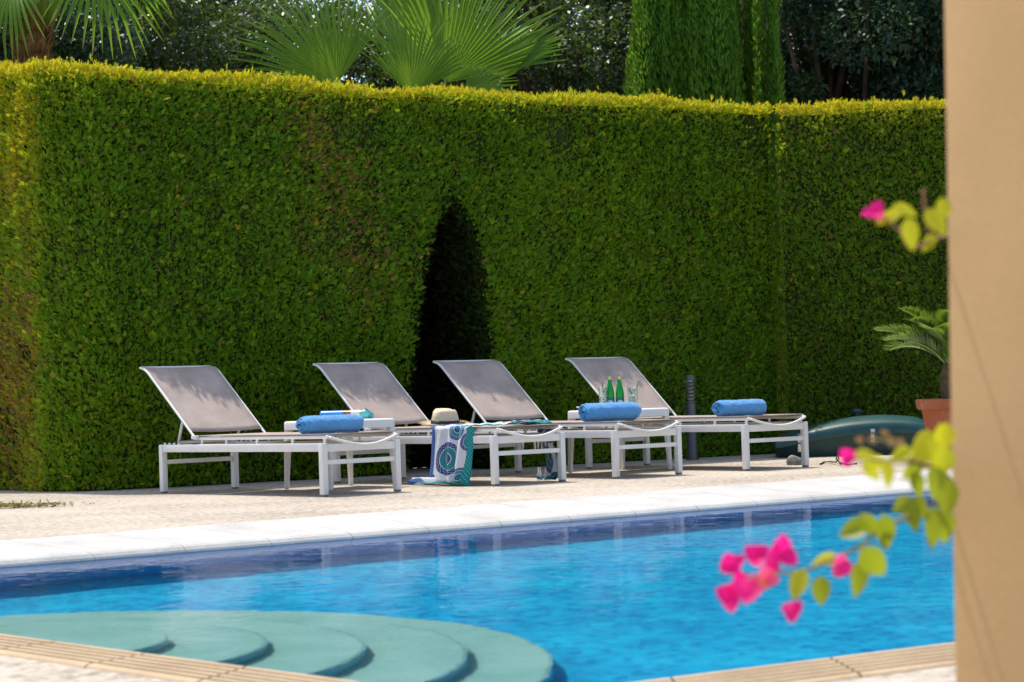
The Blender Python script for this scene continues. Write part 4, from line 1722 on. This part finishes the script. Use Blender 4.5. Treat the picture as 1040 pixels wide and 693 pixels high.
# shaggy palm on the left, trunk and leaf bases with drooping leaf tips
sp_root = empty('shaggy_palm', ground_at(43, 18.4))
b0 = Vector(sp_root.location)
hub0 = wp(43, 24, 18.4) - b0
g = MB()
zc = hub0.z
g.tube([(0, 0, 0), (0.01, 0, zc * 0.5), (0, 0, zc - 0.2), (0, 0, zc + 0.12)], [0.15, 0.13, 0.14, 0.11], 14)
m_fib = simple('palm_fibre_brown', (0.26, 0.135, 0.06), 0.9, 0.45, 20.0, 0.8, 30.0, 0.1)
tr_ = g.build('trunk', m_fib, sp_root, True)
g = MB()
for i in range(420):
    z = random.uniform(zc - 1.0, zc + 0.10)
    t = random.uniform(0, 2 * PI)
    r = 0.135
    a = Vector((math.cos(t) * r, math.sin(t) * r, z))
    o_ = Vector((math.cos(t), math.sin(t), 0))
    up = random.uniform(0.2, 1.2)
    d = (o_ * random.uniform(0.3, 0.9) + Vector((0, 0, up))).normalized()
    l = random.uniform(0.05, 0.15)
    sd = Vector((-o_.y, o_.x, 0)) * random.uniform(0.006, 0.022)
    g.add([a - sd, a + sd, a + d * l + sd * 0.3, a + d * l - sd * 0.3, a - o_ * 0.03], [(0, 1, 2, 3), (0, 4, 1), (1, 4, 2), (3, 4, 0)])
g.build('fibre_tufts', m_fib, tr_)
PF = [((16, -22), 18.2), ((50, -50), 18.0), ((34, -60), 18.7), ((92, -40), 18.1), ((76, -70), 18.9), ((112, -72), 18.5), ((-20, -60), 18.6)]
SH = [((-25, 30), 1), ((44, -110), 2), ((-60, -60), 1), ((136, 22), 3), ((110, -90), 1), ((150, -10), 3), ((-70, 25), 1)]
for i, ((hx, hy), D) in enumerate(PF):
    hub = wp(hx, hy, D) - b0
    st = hub0 + Vector((0, 0, 0.05))
    tip = wp(*SH[i][0], D - 0.15) - b0
    ax = tip - hub
    if ax.length < 0.7:
        ax = ax.normalized() * 0.85
    lf = fan_leaf(sp_root, hub, ax, (0.2 * math.sin(i), -0.6, 0.8), min(1.1, ax.length), 2.4, 22, 80 + i, 0.5)
    g = MB()
    g.tube([st + (hub - st).normalized() * 0.03 - Vector((0, 0, 0.12)), st.lerp(hub, 0.4) + Vector((0, 0, 0.03)), hub], [0.055, 0.034, 0.016], 8)
    g.build('petiole', m_pet, lf, True)
tag(sp_root, 'shaggy brown palm trunk with thick green leaf stalks, behind the hedge corner', 'palm')
# ================================================================== BY THE HEDGE ON THE RIGHT
m_alu = simple('grey_metal', (0.12, 0.125, 0.135), 0.45, 0.08, 10.0, 0.02, 90.0, 0.5, 0.5)
m_dark = simple('dark_cable', (0.03, 0.03, 0.03), 0.6)
bo = empty('bollard_light', tuple(G(701, 459)[:2]) + (0,))
bo.scale = (0.8, 0.8, 0.95)
bo.location = A(701, hor(701), 18.45)
bo.location.z = 0
g = MB()
g.lathe([(0.068, 0.0), (0.068, 0.012), (0.055, 0.016), (0.055, 0.50), (0.050, 0.505), (0.0, 0.506)], 24)
g.build('post', m_alu, bo, 'auto')
for i in range(6):
    g = MB()
    z = 0.525 + i * 0.032
    g.lathe([(0.030, z - 0.008), (0.058, z - 0.010), (0.058, z), (0.034, z + 0.012)], 24)
    g.build('louvre', m_alu, bo, 'auto')
g = MB()
g.lathe([(0.034, 0.50), (0.034, 0.72)], 20)
g.build('diffuser', simple('frosted_lens', (0.5, 0.5, 0.48), 0.3), bo, True)
g = MB()
g.lathe([(0.058, 0.715), (0.058, 0.745), (0.048, 0.756), (0.0, 0.758)], 24)
g.build('cap', m_alu, bo, 'auto')
tag(bo, 'short grey cylindrical bollard light with louvres in front of the hedge', 'bollard light')

# green moulded box with a domed lid
m_green = simple('green_fibreglass', (0.003, 0.036, 0.033), 0.42, 0.25, 4.0, 0.05, 60.0, 0.5)
m_green2 = simple('green_fibreglass_lid', (0.006, 0.058, 0.056), 0.42, 0.22, 4.0, 0.05, 60.0, 0.5)
m_steel = simple('steel_latch', (0.62, 0.62, 0.62), 0.3, 0.05, metal=0.9)
pL = A(789, hor(789), 18.2)
pL.z = 0
gb_rz = -0.06
gbx = empty('green_chest', pL, gb_rz)
W_, D_ = 1.31, 0.56


def lidz(x):
    s = x / W_
    return 0.135 + 0.175 * (1 - abs((s - 0.66) / 0.68) ** 2.0) if s < 0.66 else 0.31 - 0.05 * ((s - 0.66) / 0.34) ** 2


g = MB()
n = 22
prof = []
for i in range(n + 1):
    x = W_ * i / n
    zt = lidz(x) * 0.62 + 0.012
    inset = 0.025 * (1 - min(1, min(i, n - i) / 2.0))
    P0 = [(x, inset + 0.035, 0.0), (x, inset + 0.015, zt * 0.5), (x, inset, zt), (x, D_ - inset, zt), (x, D_ - inset - 0.03, 0.0)]
    prof.append(P0)
g.grid(prof)
m5 = 5
g.f.append((0, 1, 2, 3, 4))
g.mi.append(0)
b_ = n * m5
g.f.append((b_ + 4, b_ + 3, b_ + 2, b_ + 1, b_))
g.mi.append(0)
g.build('chest_body', m_green, gbx, 'auto')
g = MB()
prof = []
nj = 14
for i in range(n + 1):
    x = -0.03 + (W_ + 0.06) * i / n
    xx = min(max(x, 0), W_)
    zl = lidz(xx) * 0.62 + 0.018
    e = min(1.0, min(i, n - i) / 2.5)
    hh = (lidz(xx) - zl + 0.01) * (0.25 + 0.75 * math.sqrt(e))
    row = [(x, -0.030, zl - 0.028), (x, -0.034, zl)]
    for j in range(nj + 1):
        t = PI * j / nj
        row.append((x, -0.03 + (D_ + 0.06) * (0.5 - 0.5 * math.cos(t)), zl + 0.012 + hh * math.sin(t) ** 0.75))
    row += [(x, D_ + 0.034, zl), (x, D_ + 0.03, zl - 0.028)]
    prof.append(row)
g.grid(prof)
r0, rl = len(prof[0]), n * len(prof[0])
g.f.append(tuple(range(r0)))
g.mi.append(0)
g.f.append(tuple(range(rl, rl + r0))[::-1])
g.mi.append(0)
g.build('domed_lid', m_green2, gbx, 'auto')
for x in (0.17, 0.78):
    g = MB()
    z = lidz(x) * 0.62
    g.box((x, -0.012, z - 0.045), (0.030, 0.012, 0.075), None, 0, 0.004)
    g.box((x, -0.042, z + 0.015), (0.036, 0.012, 0.030), None, 0, 0.004)
    g.tube([(x - 0.012, -0.024, z - 0.02), (x - 0.012, -0.05, z + 0.01), (x + 0.012, -0.05, z + 0.01), (x + 0.012, -0.024, z - 0.02)], 0.004, 6)
    g.build('latch', m_steel, gbx, 'auto')
g = MB()
g.lathe([(0.035, 0.0), (0.035, 0.03), (0.06, 0.035), (0.055, 0.055), (0.0, 0.062)], 16, (0.70, 0.40, lidz(0.70) + 0.02))
g.build('lid_knob', m_green, gbx, 'auto')
tag(gbx, 'dark green moulded chest with a domed lid and steel latches on the paving', 'chest')

# stone and cable on the paving
m_rock = simple('grey_rock', (0.20, 0.195, 0.17), 0.85, 0.3, 18.0, 0.5, 50.0, 0.2)
bm = bmesh.new()
bmesh.ops.create_icosphere(bm, subdivisions=3, radius=1.0)
for v in bm.verts:
    p = v.co
    s = 1 + 0.18 * mnoise.noise(p * 1.3 + Vector((3, 1, 7)))
    z = max(-0.25, p.z * s)
    v.co = Vector((p.x * s * 0.080, p.y * s * 0.055, (z + 0.25) * 0.052 * (1 - 0.42 * p.x)))
g = MB()
g.frombm(bm)
rk = g.build('rock', m_rock, None, 'auto')
rk.location = G(809, 472)
rk.rotation_euler = (0, 0, 0.3)
tag(rk, 'small grey wedge shaped rock on the paving beside the end lounger leg', 'rock')
pts = [G(833, 471.5, 0.005), G(837, 469.5, 0.006), G(843, 469, 0.012), G(849, 469.5, 0.02), G(852, 466, 0.05), G(851, 463, 0.06), G(849, 466, 0.03), G(853, 470, 0.006), G(861, 472, 0.005), G(870, 471, 0.005)]
g = MB()
g.tube(pts, 0.006, 6)
cb_ = g.build('cable', m_dark, None, True)
tag(cb_, 'thin black looped cable lying on the paving near the green chest', 'cable')
# clippings on the deck at far left
m_dry = leafmat('dry_clippings', [(0.0, (0.10, 0.09, 0.03)), (0.6, (0.22, 0.19, 0.05)), (1.0, (0.36, 0.30, 0.08))], 0.7, 0.2, (0.3, 0.3, 0.05), 0.2)
rg = np.random.default_rng(77)
n = 620
c0 = G(18, 515.5)
P = np.stack([c0.x + rg.normal(0, 0.17, n), c0.y + rg.normal(0, 0.05, n), rg.uniform(0.004, 0.022, n)], 1)
D_a = norm(np.stack([rg.normal(0, 1, n), rg.normal(0, 1, n), rg.normal(0.05, 0.22, n)], 1))
V, Fq, T = cards(P, D_a, norm(rg.normal(0, 0.4, (n, 3)) + np.array([0, 0, 1.0])), rg.uniform(0.02, 0.05, n), rg.uniform(0.006, 0.014, n), rg.uniform(0, 1, n))
cl = npmesh('hedge_clippings', V, Fq, m_dry, None, T)
tag(cl, 'dry yellow hedge clippings swept into a small heap on the paving', 'clippings', kind='stuff')

# ------------------------------------------------------------------ terracotta pot with a cycad
k = N('terracotta')
o = k.obj()
f = k.math('ADD', k.math('MULTIPLY', k.noise(6.0, o, 5), 0.6), k.math('MULTIPLY', k.noise(45.0, o, 3), 0.4))
c = k.ramp(f, [(0.33, (0.34, 0.095, 0.042)), (0.55, (0.45, 0.14, 0.065)), (0.75, (0.52, 0.27, 0.17))])
m_terra = k.done(k.principled(c, 0.85, k.bump(f, 0.3, 0.01), 0.2))
PD = 15.9
pot = empty('terracotta_pot', (0, 0, 0))
pp = A(968, hor(968), PD)
pot.location = (pp.x, pp.y, 0)
PHt = 0.475
g = MB()
g.lathe([(0.165, 0.0), (0.172, 0.01), (0.235, PHt - 0.085), (0.238, PHt - 0.08), (0.262, PHt - 0.075), (0.270, PHt - 0.06), (0.278, PHt - 0.012), (0.272, PHt), (0.248, PHt), (0.235, PHt - 0.05), (0.0, PHt - 0.055)], 48)
g.build('pot_body', m_terra, pot, 'auto')
g = MB()
g.lathe([(0.236, PHt - 0.04), (0.12, PHt - 0.030), (0.0, PHt - 0.025)], 24)
g.build('potting_soil', m_soil, pot, True)
tag(pot, 'weathered terracotta pot partly behind the tan pillar', 'pot')
cy = empty('cycad', (pp.x, pp.y, PHt - 0.03))
m_cyc = leafmat('cycad_leaflets', [(0.0, (0.02, 0.07, 0.012)), (0.5, (0.05, 0.14, 0.018)), (1.0, (0.20, 0.26, 0.03))], 0.35, 0.3, (0.35, 0.48, 0.03), 0.5)
g = MB()
g.lathe([(0.085, 0.0), (0.10, 0.06), (0.095, 0.20), (0.07, 0.28), (0.0, 0.30)], 14)
m_caud = simple('cycad_trunk', (0.14, 0.09, 0.05), 0.9, 0.4, 25.0, 0.9, 35.0, 0.1)
g.build('trunk', m_caud, cy, True)


def frond(root, start, az, elev, L, nl, seed, droop):
    rg = np.random.default_rng(seed)
    h = np.array([math.cos(az), math.sin(az), 0.0])
    pts = []
    p = np.array(start, float)
    e = elev
    for i in range(21):
        pts.append(p.copy())
        p = p + (h * math.cos(e) + np.array([0, 0, math.sin(e)])) * L / 20
        e -= droop / 20
    pts = np.array(pts)
    s = np.linspace(0.08, 0.99, nl)
    C = np.stack([np.interp(s * 20, np.arange(21), pts[:, q]) for q in range(3)], 1)
    tg_ = norm(np.gradient(C, axis=0))
    side = norm(np.cross(tg_, np.array([0, 0, 1.0])))
    upn = norm(np.cross(side, tg_))
    parts = []
    ll = 0.20 * np.sin(np.clip(s * 0.90 + 0.10, 0, 1) * PI) ** 0.55 * (L / 0.8) ** 0.5 + 0.03
    for sg in (-1, 1):
        d = norm(side * sg * 0.85 + tg_ * 0.60 + upn * (0.32 + rg.normal(0, 0.05, nl)[:, None]))
        parts.append(cards(C, d, upn, ll * rg.uniform(0.92, 1.05, nl), np.full(nl, 0.021), np.clip(0.55 + rg.normal(0, 0.15, nl), 0, 1), 0.1, 0.35))
    V, Fq, T = merge(parts)
    lf = npmesh('frond', V, Fq, m_cyc, root, T)
    g = MB()
    g.tube([tuple(q) for q in pts[::2]], [0.009 - 0.0007 * i for i in range(11)], 6)
    g.build('rib', m_pet, lf, True)


for i in range(17):
    az = i * 2.399
    el = 0.50 + 0.80 * (i / 17)
    frond(cy, (0.04 * math.cos(az), 0.04 * math.sin(az), 0.27), az, el + 0.25, 0.50 + 0.05 * math.sin(i * 2.1), 46, 200 + i, 1.15)
frond(cy, (-0.04, 0, 0.27), PI + 0.30, 1.30, 0.56, 50, 240, 0.9)
frond(cy, (-0.04, 0, 0.27), PI - 0.25, 0.95, 0.60, 50, 241, 0.95)
tag(cy, 'green cycad with stiff feathery fronds growing from the terracotta pot', 'cycad')

# ================================================================== FOREGROUND
k = N('tan_render')
o = k.obj()
f = k.math('ADD', k.math('MULTIPLY', k.noise(2.5, o, 5), 0.6), k.math('MULTIPLY', k.noise(120.0, o, 3), 0.4))
c = k.ramp(f, [(0.35, (0.51, 0.322, 0.145)), (0.65, (0.59, 0.382, 0.183))])
m_tan = k.done(k.principled(c, 0.85, k.bump(f, 0.25, 0.006), 0.2))
CD = 3.3
cl0 = A(953, 346, CD)
ca = math.radians(18)
ux, uy = Vector((math.sin(ca), -math.cos(ca), 0)), Vector((math.cos(ca), math.sin(ca), 0))
pil = empty('pillar', (0, 0, 0))
cw = 0.46
cpos = Vector((cl0.x, cl0.y, 0)) + ux * cw / 2 + uy * cw / 2
pil.location = (cpos.x, cpos.y, -0.05)
pil.rotation_euler = (0.0, 0.022, ca)
g = MB()
g.box((0, 0, 1.55), (cw, cw, 3.1), None, 0, 0.012)
g.build('shaft', m_tan, pil, 'auto')
g = MB()
g.box((0, 0, 0.05), (cw + 0.03, cw + 0.03, 0.10), None, 0, 0.006)
g.box((0, 0, 3.13), (cw + 0.08, cw + 0.08, 0.08), None, 0, 0.006)
g.build('base_and_cap', m_tan, pil, 'auto')
tag(pil, 'tan rendered square pillar close to the camera at the right', 'pillar')

# bougainvillea trailing round the pillar
m_bleaf = leafmat('bougainvillea_leaf', [(0.0, (0.06, 0.13, 0.010)), (0.5, (0.19, 0.27, 0.014)), (1.0, (0.72, 0.66, 0.02))], 0.45, 0.46, (0.60, 0.66, 0.02), 0.4)
m_bract = leafmat('magenta_bract', [(0.0, (0.78, 0.008, 0.20)), (0.6, (0.86, 0.02, 0.30)), (0.85, (0.88, 0.12, 0.28)), (1.0, (0.85, 0.32, 0.05))], 0.55, 0.52, (1.0, 0.02, 0.33), 0.2)
m_stem = simple('bougainvillea_stem', (0.22, 0.20, 0.07), 0.7, 0.3, 30.0)
m_stemb = simple('woody_stem', (0.20, 0.10, 0.04), 0.8, 0.3, 30.0)
m_drybr = leafmat('dry_bract', [(0.0, (0.30, 0.17, 0.07)), (1.0, (0.50, 0.33, 0.17))], 0.8, 0.3, (0.5, 0.3, 0.1), 0.1)
bg_ = empty('bougainvillea', (cpos.x, cpos.y, -0.05))
B0 = Vector(bg_.location)


def blade(P0, d, nrm_, L, Wd, tint, fold, parts, curl=0.2):
    """ovate blade, 6 rows, folded on the midrib and curled at the tip"""
    d, nrm_ = Vector(d).normalized(), Vector(nrm_).normalized()
    x = d.cross(nrm_).normalized()
    nrm_ = x.cross(d)
    V, T = [], []
    rows = 7
    for i in range(rows):
        s = i / (rows - 1)
        wv = Wd * 0.5 * (math.sin(PI * min(1, s ** 0.75 * 1.0)) ** 0.8) * (1 if 0 < i < rows - 1 else 0.02)
        ctr = Vector(P0) + d * (L * s) - nrm_ * (curl * L * s * s)
        for q in (-1, -0.5, 0, 0.5, 1):
            V.append(tuple(ctr + x * wv * q + nrm_ * (abs(q) * wv * fold)))
            T.append(tint)
    Fq = []
    for i in range(rows - 1):
        for j in range(4):
            a = i * 5 + j
            Fq.append((a, a + 1, a + 6, a + 5))
    parts.append((np.array(V), np.array(Fq), np.array(T)))


def BP(px, py, d=0.0):
    return A(px, py, 3.05 + d) - B0


rr = random.Random(5)
leaves = []
# (centre px, centre py, tip angle in degrees clockwise from right, length px, width px, tint)
LV = [(868, 539, 160, 40, 28, .45), (899, 541, 80, 48, 28, .40), (884, 533, 50, 36, 24, .3), (888, 572, 50, 50, 34, .5), (871, 589, 95, 42, 26, .5), (838, 569, 170, 32, 17, .85), (811, 594, 110, 40, 24, .78), (834, 600, 95, 36, 24, .45),
      (924, 524, 75, 44, 28, .4), (949, 536, 92, 52, 24, .42), (916, 513, 140, 28, 20, .4), (936, 515, 60, 30, 20, .55),
      (879, 462, 0, 26, 15, .95), (885, 478, 60, 30, 17, .95), (902, 481, 85, 34, 19, .98), (893, 470, 20, 28, 17, .9),
      (930, 470, 100, 38, 25, .85), (945, 460, 60, 40, 27, .92), (938, 448, 150, 32, 23, .9), (957, 470, 110, 42, 29, .8), (950, 490, 85, 40, 27, .65), (932, 492, 70, 34, 21, .5), (962, 505, 95, 46, 29, .55),
      (958, 445, 110, 38, 27, .92), (915, 462, 160, 30, 19, .85), (925, 480, 120, 30, 19, .3), (961, 535, 90, 42, 25, .4),
      (902, 221, 160, 32, 16, .98), (919, 214, 20, 32, 17, .98), (925, 238, 85, 40, 22, .95), (951, 226, 60, 40, 24, .85), (944, 246, 130, 26, 15, .8), (958, 213, 100, 32, 20, .85)]
DP = {}
for (cx, cy_, an, ln, wd, tt) in LV:
    dep = rr.uniform(-0.12, 0.12)
    sc = (3.05 + dep) / F_PX
    a = math.radians(an)
    d = Vector((math.cos(a), rr.uniform(-0.35, 0.35), -math.sin(a)))
    nr = Vector((rr.uniform(-0.5, 0.5), -1, rr.uniform(-0.2, 0.7)))
    c_ = BP(cx, cy_, dep)
    L = ln * sc * 0.88
    blade(c_ - d.normalized() * L / 2, d, nr, L, wd * sc * 0.84, min(1, max(0, (tt if tt > 0.7 else tt - 0.1) + rr.uniform(-.15, .10))), rr.uniform(0.1, 0.55), leaves, rr.uniform(0.0, 0.3))
V, Fq, T = merge(leaves)
npmesh('leaves', V, Fq, m_bleaf, bg_, T, True)


def flower(cx, cy_, R, tint, seed, mat=m_bract, nb=3, dep=0.0, face=(0, -1, 0.3)):
    rq = random.Random(seed)
    parts = []
    c_ = BP(cx, cy_, dep)
    sc = (3.05 + dep) / F_PX
    f_ = Vector(face).normalized()
    x = f_.cross(Vector((0, 0, 1))).normalized()
    y = x.cross(f_)
    a0 = rq.uniform(0, 6.28)
    for b in range(nb):
        a = a0 + b * 2 * PI / nb + rq.uniform(-.25, .25)
        o_ = x * math.cos(a) + y * math.sin(a)
        d = (o_ * 0.85 + f_ * 0.5).normalized()
        nr = (f_ * 0.85 - o_ * 0.5)
        blade(c_, d, nr, R * sc * rq.uniform(0.9, 1.1), R * sc * 0.98, min(1, max(0, tint + rq.uniform(-.15, .12))), 0.25, parts, rq.uniform(-0.1, 0.25))
    V, Fq, T = merge(parts)
    return npmesh('flower', V, Fq, mat, bg_, T, True)


for i, (cx, cy_, R, tt, dep) in enumerate([(738, 576, 17, .35, 0), (768, 566, 18, .3, .03), (793, 560, 20, .45, -.03), (743, 606, 19, .15, .02), (760, 603, 18, .7, -.04), (776, 588, 16, .97, .0), (748, 572, 13, .5, .05), (786, 571, 12, .6, .02), (766, 592, 11, .55, .04),
                                           (806, 620, 15, .6, .02), (852, 576, 17, .7, .02), (861, 463, 13, .55, .0), (889, 217, 15, .4, .03), (783, 577, 12, .35, .05), (750, 590, 15, .3, .06)]):
    flower(cx, cy_, R, tt, 300 + i, m_bract, 3, dep, (rr.uniform(-.5, .5), -1, rr.uniform(-.4, .7)))
for i, (cx, cy_, R) in enumerate([(886, 447, 6), (897, 441, 6), (905, 449, 7), (915, 452, 7), (921, 458, 6), (872, 448, 6)]):
    flower(cx, cy_, R, .5, 400 + i, m_drybr, 3, 0.05, (rr.uniform(-.5, .5), -1, .2))


def stem(pts, r, mat=m_stem):
    g = MB()
    P = [BP(*p) for p in pts]
    # smooth through the points
    Q = []
    for i in range(len(P) - 1):
        p0, p1, p2, p3 = P[max(i - 1, 0)], P[i], P[i + 1], P[min(i + 2, len(P) - 1)]
        for q in range(5):
            t = q / 5
            Q.append(0.5 * ((2 * p1) + (p2 - p0) * t + (2 * p0 - 5 * p1 + 4 * p2 - p3) * t * t + (3 * p1 - p0 - 3 * p2 + p3) * t ** 3))
    Q.append(P[-1])
    n_ = len(Q)
    g.tube(Q, [r * (1 - 0.6 * i / n_) for i in range(n_)], 7)
    return g.build('stem', mat, bg_, True)


stem([(1075, 700, .95), (1035, 600, .85), (985, 517, .5), (962, 520, .42), (938, 520, .12), (900, 535, .0), (868, 558, .02), (815, 580, .02), (785, 582, .03), (755, 590, .03)], 0.0048)
stem([(985, 517, .5), (962, 484, .42), (930, 470, .02), (890, 468, 0), (862, 465, .0)], 0.0045)
stem([(815, 580, .02), (808, 600, .02), (806, 614, .02)], 0.0022)
stem([(1090, 420, 1.0), (1035, 300, .9), (985, 236, .5), (962, 239, .42), (948, 244, .15), (925, 252, .0), (912, 232, .01), (890, 219, .03)], 0.0045, m_stemb)
stem([(1075, 700, .95), (1090, 560, 1.0), (1090, 420, 1.0)], 0.0055, m_stemb)
stem([(945, 238, .0), (940, 215, .0), (938, 192, .01)], 0.0048, m_stemb)
stem([(930, 470, .02), (915, 455, .03), (890, 446, .05)], 0.0022)
g = MB()
P = [BP(1075, 700, .95), BP(1077, 800, .98)]
P.append(Vector((P[-1].x + 0.02, P[-1].y + 0.05, 0.0)))
g.tube(P, [0.0055, 0.008, 0.012], 8)
g.build('stem', m_stemb, bg_, True)
tag(bg_, 'bougainvillea with magenta flowers and yellow green leaves trailing past the pillar', 'bougainvillea')
